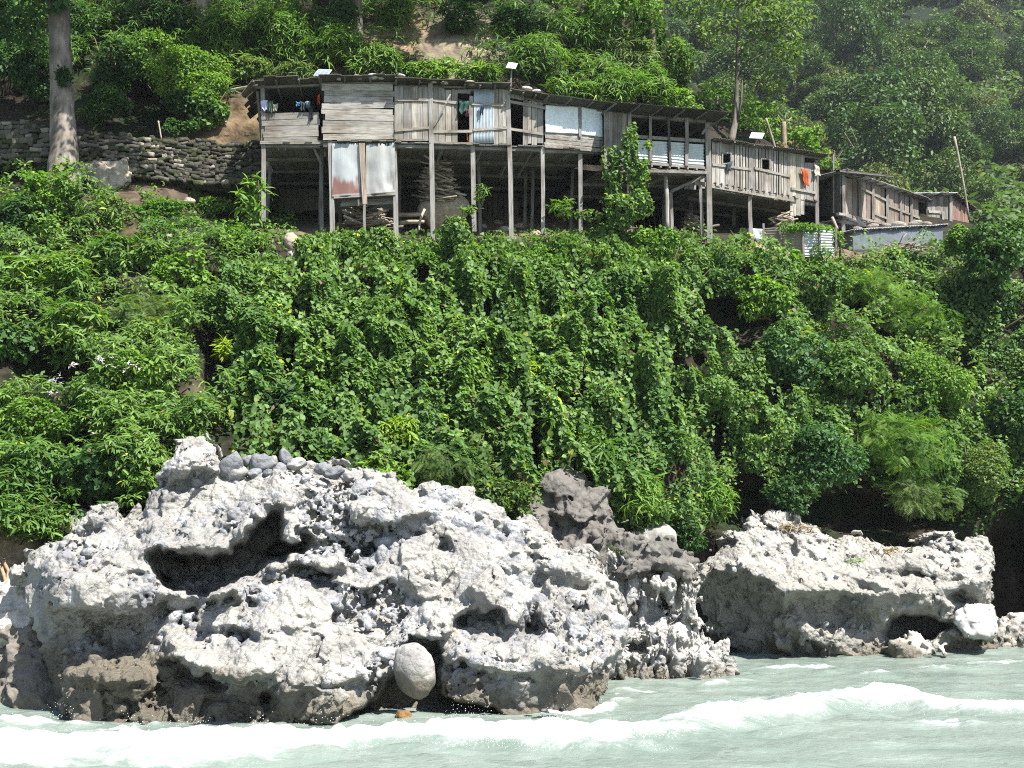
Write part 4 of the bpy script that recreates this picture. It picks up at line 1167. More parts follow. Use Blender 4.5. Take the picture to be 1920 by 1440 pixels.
for (x, t, xb, bt) in [(807, 158, 812, 432), (887, 262, 890, 415), (952, 175, 959, 448), (1018, 272, 1019, 420)]:
    stilt(WC, hC, x, t, xb, bt, 0.15 if x != 1018 else .13, -0.1 if x in (807, 952) else 0, 1.05)
for (x, xb, bt, k) in [(758, 760, 405, 2.2), (850, 852, 400, 2.4), (908, 912, 410, 1.4), (975, 977, 405, 1.6), (1010, 1008, 400, 2.4)]:
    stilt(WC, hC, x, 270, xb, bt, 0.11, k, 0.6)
for a in [(740, 188, 806, 189), (812, 189, 858, 195), (884, 196, 952, 198), (947, 190, 1022, 203), (740, 246, 806, 241), (812, 248, 885, 247), (887, 245, 950, 241), (957, 243, 1018, 252)]:
    batten(WC, hC, *a, 5, 0.07, 1.05)
batten(WC, hC, 742, 263, 808, 264, 4, .05, .8, 'floor_beam'); batten(WC, hC, 812, 268, 890, 271, 4, .05, .8, 'floor_beam')
mb = MB(); mb.bar(WC.pt(843, 184, .35), WC.pt(814, 238, .1), .045, .03, 1.0); mb.bar(WC.pt(842.5, 184.5, .37), WC.pt(834, 200, .28), .05, .035, 2.6); mb.build('prop_stick', M['wood_v'], hC)
for x in (830, 905, 965, 1000):
    mb = MB(); p = inward(WC, WC.pt(x, 278), .1); mb.bar(p, inward(WC, WC.pt(x - 14, 305), 1.6), .07, .07, .6); mb.build('brace', M['wood_v'], hC)

# ---- D: plastic sheeted bay
WD = Wall(1020, 38.0, 1132, 38.9, 230)
hD = hut_base('stilt_hut', 'hut bay closed with white plastic sheeting under a dark eave', WD, 1020, 1130)
shell(WD, hD, 1021, 192, 274, 1131, 204, 276, 5.2, False, True, 0.4)
WD.sheet('plastic_sheet', M['cloth'], hD, 1022, 198, 249, 1084, 201, 252, 0.03, (0.58, 0.62, 0.65), warp=0.06, nx=30, ny=20)
WD.sheet('plastic_sheet', M['cloth'], hD, 1088, 201, 253, 1129, 206, 258, 0.03, (0.55, 0.62, 0.66), warp=0.06, nx=30, ny=20)
mb = MB(); WD.planks_h(mb, 1021, 247, 274, 1130, 256, 284, 4, 0.0, 1.0, jx=2); mb.build('plank_wall', M['wood_h'], hD)
mb = MB(); WD.board(mb, [(1083, 200), (1089, 201), (1089, 258), (1084, 257)], 0.07, .05, .85); mb.build('post', M['wood_v'], hD)
roof(WD, hD, 1018, 189, 1138, 206, 5.2, 0.6, 0.3, corr=True, tint=(0.09, 0.085, 0.08), rag=.05)
batten(WD, hD, 1020, 274, 1130, 284, 6, .05, .8, 'floor_beam')
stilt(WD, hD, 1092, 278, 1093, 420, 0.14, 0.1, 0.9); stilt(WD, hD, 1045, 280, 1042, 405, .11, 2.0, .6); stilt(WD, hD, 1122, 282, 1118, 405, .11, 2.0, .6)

# ---- E: tall porch with tin lower panels
WE = Wall(1132, 38.6, 1330, 40.3, 260)
hE = hut_base('stilt_hut', 'porch hut with open upper bays, corrugated tin panels and a wide dark roof', WE, 1135, 1330)
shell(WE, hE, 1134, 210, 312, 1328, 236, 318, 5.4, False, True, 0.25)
mb = MB(); WE.planks_v(mb, 1132, 208, 330, 1182, 212, 322, 6, 0.02, 0.8); mb.build('plank_wall', M['wood_v'], hE)
for (a, t0, b0, b, t1, b1) in [(1184, 262, 300, 1218, 263, 303), (1222, 264, 303, 1252, 266, 306), (1256, 266, 307, 1284, 268, 310), (1288, 269, 311, 1320, 271, 313)]:
    WE.sheet('metal_sheet', M['tin'], hE, a, t0, b0, b, t1, b1, 0.0, (0.32, 0.36, 0.37), waves=7, vertical=False, amp=0.015, nx=12, ny=60)
mb = MB()
for i, (a, t0, b0, b, t1, b1) in enumerate([(1184, 214, 252, 1218, 217, 254), (1222, 217, 254, 1252, 220, 257), (1256, 221, 257, 1284, 224, 260), (1288, 225, 260, 1322, 229, 263)]):
    pass
for (x0, y0, x1, y1, h) in [(1182, 208, 1322, 228, 6), (1182, 256, 1322, 264, 6), (1182, 304, 1322, 316, 5)]:
    batten(WE, hE, x0, y0, x1, y1, h, 0.03, 0.85, 'rail')
for (x, t, xb, b, w, tn) in [(1179, 206, 1180, 330, .13, .9), (1218, 214, 1219, 304, .1, .9), (1252, 220, 1256, 310, .09, .35), (1286, 222, 1286, 312, .12, 1.0)]:
    mb = MB(); mb.bar(WE.pt(x, t, .05), WE.pt(xb, b, .05), w, w * .8, tn, np.array([0, 1., 0]), bend=.015); mb.build('post', M['wood_v'], hE)
stilt(WE, hE, 1325, 232, 1329, 440, 0.19, -0.12, 0.95); stilt(WE, hE, 1318, 345, 1322, 432, 0.12, .1, .9)
stilt(WE, hE, 1252, 318, 1258, 412, .16, .15, 1.2, round_=True); stilt(WE, hE, 1273, 352, 1276, 425, .11, .5, 1.0)
stilt(WE, hE, 1182, 320, 1184, 420, .13, 0, .9); stilt(WE, hE, 1215, 325, 1212, 408, .11, 2.0, .5); stilt(WE, hE, 1300, 335, 1298, 420, .11, 2.0, .5)
roof(WE, hE, 1134, 208, 1340, 228, 5.4, 0.95, 0.15, corr=True, tint=(0.06, 0.056, 0.05), rag=.05, rise=0.0)  # near-black tint puts the shade under this eave into the roof colour
mb = MB()
mb.bar(WE.pt(1180, 322, .1), WE.pt(1322, 326, .1), .12, .1, .8, np.array([0, 0, 1.])); 
for k in range(9):
    t = k / 8; p = WE.pt(1186 + 134 * t, 311 + 9 * t, .12); mb.bar(p, inward(WE, p, 2.6), .07, .06, .8, np.array([0, 0, 1.]))
mb.build('floor_beam', M['wood_h'], hE)
for a_, b_, w_, t_ in ((WE.pt(1322, 330, -.05), inward(WE, WE.pt(1272, 352), .55), .1, .7), (inward(WE, WE.pt(1255, 330), .2), inward(WE, WE.pt(1200, 345), 1.4), .08, .6), (WE.pt(1325, 236, .1), WE.pt(1316, 252, .02), .08, 1.3)):
    mb = MB(); mb.bar(a_, b_, w_, w_ * .9, t_); mb.build('brace', M['wood_h'], hE)

# ---- F: long plank hut
WF = Wall(1335, 40.8, 1536, 43.8, 310)
hF = hut_base('stilt_hut', 'grey plank hut with small square windows and an orange cloth on its wall', WF, 1340, 1530)
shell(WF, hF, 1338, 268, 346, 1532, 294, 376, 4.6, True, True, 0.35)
mb = MB()
WF.planks_v(mb, 1334, 266, 348, 1354, 269, 349, 4, .02, 1.05); WF.planks_v(mb, 1354, 268, 288, 1368, 270, 289, 2, .02, 1.05); WF.planks_v(mb, 1354, 306, 349, 1368, 307, 351, 3, .02, 1.05)
WF.planks_v(mb, 1368, 270, 351, 1427, 278, 362, 11, .02, 1.1, gap=.12); WF.planks_v(mb, 1427, 278, 298, 1441, 280, 299, 2, .02, .9); WF.planks_v(mb, 1427, 318, 362, 1441, 320, 363, 3, .02, 1.05)
WF.planks_v(mb, 1441, 280, 364, 1481, 286, 370, 8, .03, 1.1, gap=.12); WF.planks_v(mb, 1481, 286, 402, 1508, 290, 404, 3, .0, 1.15, gap=.04); WF.planks_v(mb, 1508, 304, 374, 1532, 306, 376, 3, .0, 1.2, gap=.03)
mb.build('plank_wall', M['wood_v'], hF)
for a in [(1334, 309, 1407, 319), (1413, 316, 1480, 332), (1482, 354, 1528, 362)]: batten(WF, hF, *a, 4.5, .06, 1.0)
for (x0, y0, x1, y1) in [(1354, 288, 1368, 306), (1427, 299, 1441, 318)]:
    mb = MB()
    for q in ([(x0 - 2, y0 - 2), (x1 + 2, y0 - 1), (x1 + 2, y0 + 1), (x0 - 2, y0)], [(x0 - 2, y1), (x1 + 2, y1 + 1), (x1 + 2, y1 + 3), (x0 - 2, y1 + 2)], [(x0 - 2, y0), (x0, y0), (x0, y1), (x0 - 2, y1)], [(x1, y0 + 1), (x1 + 2, y0 + 1), (x1 + 2, y1 + 1), (x1, y1 + 1)]):
        WF.board(mb, q, .055, .05, .9)
    mb.build('window_frame', M['wood_h'], hF)
roof(WF, hF, 1330, 264, 1540, 294, 4.6, 0.35, 0.1, corr=True, tint=(.12, .11, .1), rag=.05)
batten(WF, hF, 1300, 344, 1486, 375, 8, .1, .95, 'floor_beam')
mb = MB()
for k in range(14):
    t = k / 13; p = WF.pt(1338 + 148 * t, 345 + 25 * t, .16); mb.bar(p, inward(WF, p, 2.4), .06, .06, .8, np.array([0, 0, 1.]))
mb.build('joist', M['wood_h'], hF)
for (x, t, xb, b, k, tn) in [(1408, 366, 1411, 432, 0, .95), (1486, 374, 1488, 425, 0, .8), (1533, 300, 1534, 404, 0, .8), (1358, 352, 1358, 430, 1.8, .55), (1440, 368, 1440, 425, 1.8, .55)]:
    stilt(WF, hF, x, t, xb, b, .14, k, tn)
mb = MB(); WF.board(mb, [(1324, 328), (1338, 327), (1337, 350), (1322, 349)], -.3, .03, 1.0); WF.board(mb, [(1306, 335), (1322, 332), (1322, 349), (1300, 348)], -.5, .03, .9); mb.build('board', M['wood_v'], hF)

# ---- G: the last long hut, running away to the right
WG = Wall(1578, 44.6, 1726, 53.0, 380)
hG = hut_base('stilt_hut', 'brown plank hut receding to the right above the grey tin shed', WG, 1580, 1720)
WGs = Wall(1536, 46.6, 1578, 44.6, 370)
PG = shell(WG, hG, 1580, 328, 407, 1722, 376, 428, 2.6, False, True, 0.45)
mb = MB(); WGs.planks_v(mb, 1537, 322, 405, 1576, 324, 408, 6, 0, .75); mb.build('side_wall', M['wood_v'], hG)
mb = MB()
for (a, t0, b0, b, t1, b1, n, tn) in [(1582, 330, 404, 1608, 338, 412, 3, 1.05), (1611, 339, 413, 1632, 346, 416, 3, 1.0), (1635, 347, 414, 1659, 354, 420, 3, 1.15), (1663, 356, 422, 1685, 362, 424, 3, .95), (1688, 364, 423, 1704, 368, 426, 2, 1.0), (1707, 370, 424, 1722, 374, 428, 2, .95)]:
    WG.planks_v(mb, a, t0, b0, b, t1, b1, n, .0, np.array([.85, .75, .68]) * tn, gap=.03)
mb.build('plank_wall', M['wood_v'], hG)
for x, t, b in [(1579, 328, 410), (1609, 338, 406), (1634, 346, 412), (1661, 353, 424), (1686, 362, 424), (1706, 368, 424)]:
    mb = MB(); mb.bar(WG.pt(x, t, .05), WG.pt(x + 1, b, .05), .12, .08, .8, np.array([0, 1., 0])); mb.build('post', M['wood_v'], hG)
for a in [(1612, 353, 1660, 376), (1636, 400, 1662, 411), (1664, 386, 1722, 410), (1580, 402, 1660, 420)]: batten(WG, hG, *a, 4, .06, .9)
roof(WG, hG, 1576, 321, 1736, 378, 2.8, .35, .1, corr=True, tint=(.24, .23, .21), rag=.05)
roof(WGs, hG, 1534, 320, 1580, 320, 2.2, .15, .1, tint=(.4, .37, .33), rag=.05)
stilt(WG, hG, 1583, 408, 1588, 476, .15, 0, 1.0); stilt(WGs, hG, 1545, 405, 1543, 440, .12, .3, .6)
mb = MB(); mb.bar(WG.pt(1578, 404, .1), WG.pt(1612, 418, .1), .14, .12, .9, np.array([0, 0, 1.])); mb.bar(WG.pt(1566, 402, .1), WG.pt(1580, 404, .1), .13, .1, 1.1, np.array([0, 0, 1.]))
for k in range(6): mb.bar(WG.pt(1590 + 9 * k, 408 + 3.2 * k, .25), WG.pt(1596 + 9 * k, 412 + 3.2 * k, -.8), .1, .05, .8, np.array([0, 0, 1.]))
mb.build('floor_beam', M['wood_h'], hG)
mb = MB(); mb.bar(WGs.pt(1567, 290, .1), WGs.pt(1567, 400, .1), .06, .06, 1.1); mb.build('post', M['wood_v'], hG)

# ---- H: the farthest hut
WH = Wall(1738, 53.5, 1782, 54.2, 400)
WH2 = Wall(1782, 54.2, 1816, 59.0, 410)
hH = empty('wooden_hut', WH.pt(1760, 432, -1.2), 'small farthest hut at the right end of the row, reddish boards on its side', 'hut', 'wooden stilt huts in a row above the river')
shell(WH, hH, 1740, 371, 430, 1781, 371, 432, 2.6, True, False, .5, True, True, under=0)
mb = MB(); WH.planks_v(mb, 1739, 370, 430, 1780, 371, 432, 6, 0, .85, gap=.03); mb.build('plank_wall', M['wood_v'], hH)
mb = MB(); WH2.planks_v(mb, 1783, 372, 432, 1816, 392, 436, 8, 0, np.array([.9, .6, .5]), gap=.03); mb.build('side_wall', M['wood_v'], hH)
batten(WH, hH, 1740, 397, 1762, 398, 5, .05, 1.2); 
mb = MB(); mb.bar(WH.pt(1765, 398, .1), WH.pt(1765, 432, .1), .1, .08, 1.2); mb.bar(WH.pt(1780, 368, .08), WH.pt(1780, 432, .08), .14, .1, 1.0); mb.build('post', M['wood_v'], hH)
roof(WH, hH, 1700, 366, 1784, 365, 2.8, .4, .1, corr=True, tint=(.55, .58, .6), rag=.02)
roof(WH2, hH, 1780, 364, 1822, 394, 2.4, .3, .1, tint=(.5, .42, .38), rag=.05)

# ---- shed and pen
WJ = Wall(1600, 44.3, 1768, 48.0, 450)
sj = empty('tin_shed', WJ.pt(1680, 470, -.8), 'low grey tin shed with stones along its roof edge, below the brown hut', 'shed')
WJ.sheet('metal_wall', M['tin'], sj, 1600, 434, 474, 1768, 424, 470, 0, (0.1, 0.112, 0.128), waves=4, amp=.02, nx=90, ny=6)
roof(WJ, sj, 1596, 431, 1772, 422, 1.6, .16, .0, corr=True, tint=(.42, .44, .46), rag=.02)
mb = MB(); p = [WJ.pt(1600, 434), WJ.pt(1600, 474)]; q = [inward(WJ, p[0], 1.5), inward(WJ, p[1], 1.5)]
mb.hexa([p[1], q[1], q[1] + [-.02, 0, 0], p[1] + [-.02, 0, 0], p[0], q[0], q[0] + [-.02, 0, 0], p[0] + [-.02, 0, 0]], (.1, .112, .128)); mb.build('side_wall', M['tin'], sj)
WK1 = Wall(1430, 41.6, 1508, 40.9, 450); WK2 = Wall(1508, 40.9, 1566, 42.0, 450)
pk = empty('tin_pen', WK1.pt(1508, 485, -.8), 'corrugated tin pen with creeper growing over its top edge', 'pen')
WK1.sheet('metal_wall', M['tin'], pk, 1432, 428, 474, 1507, 424, 480, 0, (0.2, 0.175, 0.145), waves=10, vertical=False, amp=.016, nx=20, ny=70)  # brown tin, with the shade of this left side put into its colour
WK2.sheet('metal_wall', M['tin'], pk, 1509, 424, 482, 1564, 430, 478, 0, (0.34, 0.36, 0.37), waves=10, vertical=False, amp=.016, nx=20, ny=70)
for W_, x, t, b in [(WK1, 1432, 420, 478), (WK1, 1464, 424, 478), (WK1, 1507, 420, 486), (WK2, 1534, 424, 482), (WK2, 1565, 426, 480)]:
    mb = MB(); mb.bar(W_.pt(x, t, .06), W_.pt(x, b, .06), .07, .07, .9, np.array([0, 1., 0]), bend=.02); mb.build('post', M['wood_v'], pk)
WK0 = Wall(1392, 42.0, 1438, 41.8, 440)
o = WK0.sheet('tin_sheet', M['tin'], None, 1402, 428, 462, 1434, 430, 466, 0, (0.5, 0.53, 0.57), warp=.08, nx=14, ny=14)
tag(o, 'bent pale tin sheet standing between the taro leaves and the pen', 'tin sheet')

# ---- stones weighing down the roofs
RS = [(WB, 640, 149, 'long flat'), (WB, 672, 148, 'tan'), (WB, 700, 148, 'small grey'), (WB, 715, 147, 'rounded'), (WB, 752, 146, 'white'), (WC, 790, 154, 'dark'), (WC, 812, 155, 'narrow'), (WC, 832, 157, 'flat grey'), (WC, 880, 160, 'pale'), (WC, 906, 160, 'thin'), (WC, 985, 172, 'wide pale'), (WC, 1003, 176, 'pale square')]
for i, (W_, x, y, k) in enumerate(RS):
    s = random.uniform(.1, .17)
    where = ['on the eave above the lying planks', 'on the eave above the two doorways'][x > 745]
    p = W_.pt(x, y + 3, 0.18 + jit(.1)); 
    ellipsoid('roof_stone', p + [0, 0, .05], (s * 1.3, s, s * .6), f'{k} stone weighing down the roof {where}', 'stone', random.choice([(.36, .34, .3), (.27, .25, .22), (.42, .41, .39)]), 200 + i, jit(12), .12, 'stones on the hut roofs', 'stone', n=9)
for i, (x, y, k) in enumerate([(1612, 426, 'dark round'), (1640, 422, 'brown flat'), (1665, 420, 'grey long'), (1690, 419, 'pale'), (1720, 417, 'whitish'), (1742, 417, 'small dark')]):
    s = random.uniform(.13, .22)
    ellipsoid('roof_stone', WJ.pt(x, y + 4, -.1) + [0, 0, .05], (s * 1.5, s, s * .7), f'{k} stone on the edge of the low tin shed roof', 'stone', random.choice([(.3, .27, .23), (.22, .19, .16), (.4, .38, .36)]), 230 + i, jit(12), .12, 'stones on the shed roof', 'stone', n=9)

# ---- solar panels on poles
def solar(W, px, py, w, h, tilt, yaw, pole_to, label, off=.1, roll=0, col=(.1, .13, .2)):
    c = W.pt(px, py, off)
    r_ = empty('solar_panel', W.pt(*pole_to, off), label, 'solar panel', 'solar panels above the huts')
    t, y, ro = math.radians(tilt), math.radians(yaw), math.radians(roll)
    X = np.array([math.cos(y), math.sin(y), 0]); B = np.array([-math.sin(y), math.cos(y), 0])
    U = B * math.cos(t) + np.array([0, 0, math.sin(t)])
    X, U = X * math.cos(ro) + U * math.sin(ro), U * math.cos(ro) - X * math.sin(ro)
    N = np.cross(X, U)
    def slab(mb, w_, h_, z0, z1, tint):
        P = [c + X * a * w_ / 2 + U * b * h_ / 2 + N * z for z in (z0, z1) for a, b in ((-1, -1), (1, -1), (1, 1), (-1, 1))]
        mb.hexa(P, tint)
    mb = MB(); slab(mb, w, h, -.02, .0, (.5, .5, .5)); mb.build('frame', M['tin'], r_)
    mb = MB()
    k = 3
    for i in range(k):
        for j in range(4):
            P = [c + X * (-.5 + (i + a) / k) * w * .9 + U * (-.5 + (j + b) / 4) * h * .92 + N * z for z in (.001, .006) for a, b in ((.05, .05), (.95, .05), (.95, .95), (.05, .95))]
            mb.hexa(P, col)
    mb.build('cells', M['panel'], r_)
    mb = MB(); mb.bar(W.pt(*pole_to, off), c - N * .02, .05, .05, .8, np.array([0, 1., 0])); mb.build('pole', M['wood_v'], r_)
solar(WB, 605, 136, .52, .42, 52, -10, (608, 152), 'small tilted solar panel on the roof above the lying planks', .0, -12, (.2, .26, .36))
solar(WC, 958, 127, .33, .42, 50, 4, (955, 180), 'pale square solar panel on a pole above the second doorway', .2, -14, (.5, .52, .55))
solar(WF, 1426, 251, .5, .42, 50, -12, (1423, 275), 'grey solar panel on a short post above the small windows', -.2, -14, (.3, .33, .36))

# ---- washing
def cloth(W, px0, py0, w, h, col, label, off=.1, taper=.8, name='cloth', group=None, cat='clothing', seed=0, skew=0):
    nx, ny = 14, 16
    r_ = np.random.default_rng(seed)
    U, V = np.meshgrid(np.linspace(0, 1, nx), np.linspace(0, 1, ny))
    ph = r_.uniform(0, 6)
    hem = h * (1 + .12 * np.sin(U * 9 + ph))
    PX = px0 + w * (.5 + (U - .5) * (1 + (taper - 1) * V)) + skew * V + .6 * np.sin(V * 5 + ph)
    PY = py0 + hem * V + 1.5 * np.sin(U * 3.1 + ph) * (1 - V)
    o = off + .035 * np.sin(U * 13 + ph + V * 2) * (.3 + V) + .02 * np.sin(V * 7)
    base = np.array([[W.pt(PX[j, i], PY[j, i], o[j, i]) for i in range(nx)] for j in range(ny)])
    bk = base - np.array([W.n[0], W.n[1], 0]) * .012
    n = nx * ny; idx = np.arange(n).reshape(ny, nx)
    Q = np.stack([idx[1:, :-1], idx[1:, 1:], idx[:-1, 1:], idx[:-1, :-1]], -1).reshape(-1, 4)
    ring = np.concatenate([idx[0, :], idx[1:, -1], idx[-1, -2::-1], idx[-2:0:-1, 0]]); r2 = np.roll(ring, -1)
    Q = np.concatenate([Q, Q[:, ::-1] + n, np.stack([ring, r2, r2 + n, ring + n], 1)])
    o_ = mesh_obj(name, np.concatenate([base.reshape(-1, 3), bk.reshape(-1, 3)]), Q, M['cloth'], None, np.tile(np.array(col), (2 * n, 1)), True)
    return tag(o_, label, cat, group)
wg = 'washing hung on the huts'
cloth(WA, 490, 191, 13, 18, (.42, .42, .58), 'white and lilac garment hung at the left end of the porch rail', .1, .9, seed=1, group=wg)
cloth(WA, 502, 192, 11, 22, (.05, .085, .06), 'dark green garment hung beside the white one on the porch rail', .12, .7, seed=2, group=wg)
cloth(WA, 513, 196, 9, 14, (.3, .29, .25), 'small greyish rag third along the porch rail', .1, .7, seed=3, group=wg)
cloth(WA, 556, 193, 7, 8, (.09, .2, .36), 'little blue cloth in the middle of the porch opening', .1, .9, seed=4, group=wg)
cloth(WA, 563, 193, 10, 16, (.03, .045, .05), 'black cloth right of the little blue one in the porch', .1, .8, seed=5, group=wg)
cloth(WA, 573, 193, 10, 12, (.12, .16, .2), 'blue grey cloth at the right end of the porch opening', .1, .7, seed=6, group=wg)
cloth(WA, 579, 200, 9, 26, (.02, .025, .03), 'long black cloth hanging lowest in the porch', .08, .7, seed=7, group=wg)
cloth(WA, 596, 180, 4.5, 18, (.33, .07, .025), 'narrow orange strip hung on the post between porch and planks', .12, 1, seed=8, group=wg)
cloth(WC, 859, 190, 20, 24, (.03, .065, .055), 'dark green towel hung across the first doorway', .12, .9, seed=9, group=wg)
cloth(WC, 872, 206, 7, 14, (.12, .025, .04), 'dark red cloth peeping out under the green towel', .1, .8, seed=10, group=wg)
cloth(WC, 898, 197, 9, 20, (.035, .06, .09), 'dark blue garment hung on the tin door sheet', .14, .6, seed=11, group=wg)
cloth(WF, 1358, 305, 11, 16, (.05, .07, .09), 'blue black cloth bunched on the small window sill', .12, .5, seed=12, group=wg)
cloth(WF, 1498, 318, 12, 30, (.33, .065, .018), 'bright orange cloth hung on the grey plank wall', .12, .8, seed=13, skew=3, group=wg)
cloth(WF, 1523, 312, 8, 18, (.42, .38, .3), 'cream rag tied to the corner post right of the orange cloth', .14, 1.3, seed=14, group=wg)
cloth(WC, 875, 247, 3, 18, (.4, .13, .04), 'orange brown strip low in the first doorway', .0, 1, seed=15, group=wg)

# ---- loose timber and sticks
def stick(name, p, q, r, label, cat, tint=1.0, bend=.0, group=None, n=7, taper=.8):
    p, q = np.asarray(p, float), np.asarray(q, float)
    t = np.linspace(0, 1, 8)[:, None]
    b = np.sin(t * math.pi) * np.array([[jit(bend), 0, jit(bend)]])
    mb = MB(); mb.tube(p + (q - p) * t + b, np.linspace(r, r * taper, 8), n, np.array([1, .93, .8]) * tint, .06)
    return tag(mb.build(name, M['wood_h'], None, True), label, cat, group)
stick('bamboo_pole', WA.pt(430, 162, -.3), WA.pt(485, 163, .2), .04, 'lower pale bamboo pole jutting from the left porch roof', 'pole', 1.7)
stick('bamboo_pole', WA.pt(442, 157, -.5), WA.pt(486, 160, -.1), .04, 'upper pale bamboo pole jutting from the left porch roof', 'pole', 1.5)
stick('tall_pole', at(1789, 256, 50), at(1817, 412, 50), .055, 'tall thin leaning bamboo pole beside the farthest hut', 'pole', 1.15, .06)
stick('post', at(1436, 222, 47), at(1456, 286, 47), .06, 'bare leaning stick behind the grey plank hut roof', 'post', 1.0)
stick('log', at(742, 403, 39), at(800, 401, 38.8), .09, 'upper pale log lying beneath the upright plank hut', 'log', 1.5, .05)
stick('log', at(750, 418, 38.4), at(795, 416, 38.2), .08, 'lower pale log lying beneath the upright plank hut', 'log', 1.5, .04)
stick('branch', at(796, 393, 38), at(786, 432, 37.6), .05, 'forked branch leaning on the two pale logs', 'branch', 1.5, .05)
stick('plank', at(1320, 428, 40.6), at(1348, 422, 40.8), .06, 'short dark log stub beside the big corner post', 'log', .6)
stick('branch', at(1560, 408, 43.6), at(1570, 430, 43.4), .07, 'orange brown stake under the brown hut', 'stake', 1.3)
stick('log', at(283, 447, 35.6), at(322, 444, 35.5), .12, 'weathered log lying on the slope below the stone wall', 'log', 1.0, .03)
def firewood(cx, cy, D, w, h, label, n=70, lay=0.0, seed=0, r=.03, tall=False, spread=.15, tint=1.15):
    rr = np.random.default_rng(seed)
    mb = MB(); s = D / F
    for i in range(n):
        v = (i + .5) / n
        ww = w * s * (1 - .45 * v if tall else 1 - .3 * v) * rr.uniform(.55, 1.0)
        c = at(cx, cy, D) + np.array([rr.normal(0, w * s * .1), rr.uniform(-.35, .35), v * h * s])
        d = np.array([math.cos(lay + rr.normal(0, spread)), rr.normal(0, .4), math.sin(lay + rr.normal(0, spread))]) * ww / 2
        t = np.linspace(0, 1, 5)[:, None]; k = np.sin(t * 3.14) * rr.normal(0, .04, (1, 3))
        mb.tube(c - d + 2 * d * t + k, r * rr.uniform(.6, 1.4), 5, np.array([1, .9, .76]) * tint * rr.uniform(.5, 1.4))
    return tag(mb.build('firewood_stack', M['wood_h'], None, True), label, 'firewood', 'firewood stacks under the huts')
firewood(822, 378, 38.7, 80, 76, 'tall tapering stack of split sticks on a rock beneath the plank hut', 130, -.12, 1, .032, True)
firewood(690, 430, 38.2, 95, 42, 'low stack of grey sticks under the rusty tin room', 90, -.05, 2, .035)
firewood(1465, 424, 43.0, 40, 24, 'orange brown firewood stacked under the right end of the window hut', 46, .3, 3, .035, tint=1.5)
firewood(1300, 430, 41.8, 46, 22, 'reddish pile of boards and sticks left of the big corner post', 40, -.3, 4, .04)
firewood(1690, 474, 44.6, 90, 12, 'dry brown brushwood heaped at the foot of the tin shed', 60, .1, 5, .02, spread=.5)
ellipsoid('boulder', at(828, 392, 39.3), (.95, .7, .75), 'tan boulder carrying the tall stick stack beneath the huts', 'boulder', (.36, .31, .24), 301, 0, .1, None, 'stone')
for i, (x, y, rx, ry, lb) in enumerate([(950, 432, 20, 9, 'pale slab among the rubble beside the tallest stilt'), (975, 425, 14, 8, 'pinkish stone right of the pale slab'), (935, 420, 13, 6, 'flat stone behind the pale slab'), (905, 425, 10, 6, 'small stone left of the pale slab'), (1002, 440, 13, 8, 'grey stone at the grass edge under the huts'),
                                         (545, 455, 15, 20, 'tan crumbly stone on the slope below the porch hut'), (548, 478, 10, 10, 'whitish stone under the tan crumbly one'), (460, 440, 16, 12, 'brown stone in the weeds left of the tan one'), (355, 378, 12, 8, 'pinkish stone at the foot of the stone wall')]):
    D = float(ground_d(x, y)) - .15; s = D / F
    ellipsoid('stone', at(x, y, D), (rx * s, rx * s * .8, ry * s), lb, 'stone', [(.42, .38, .33), (.4, .31, .25), (.33, .28, .22)][i % 3], 320 + i, jit(15), .12, None, 'stone', n=10)

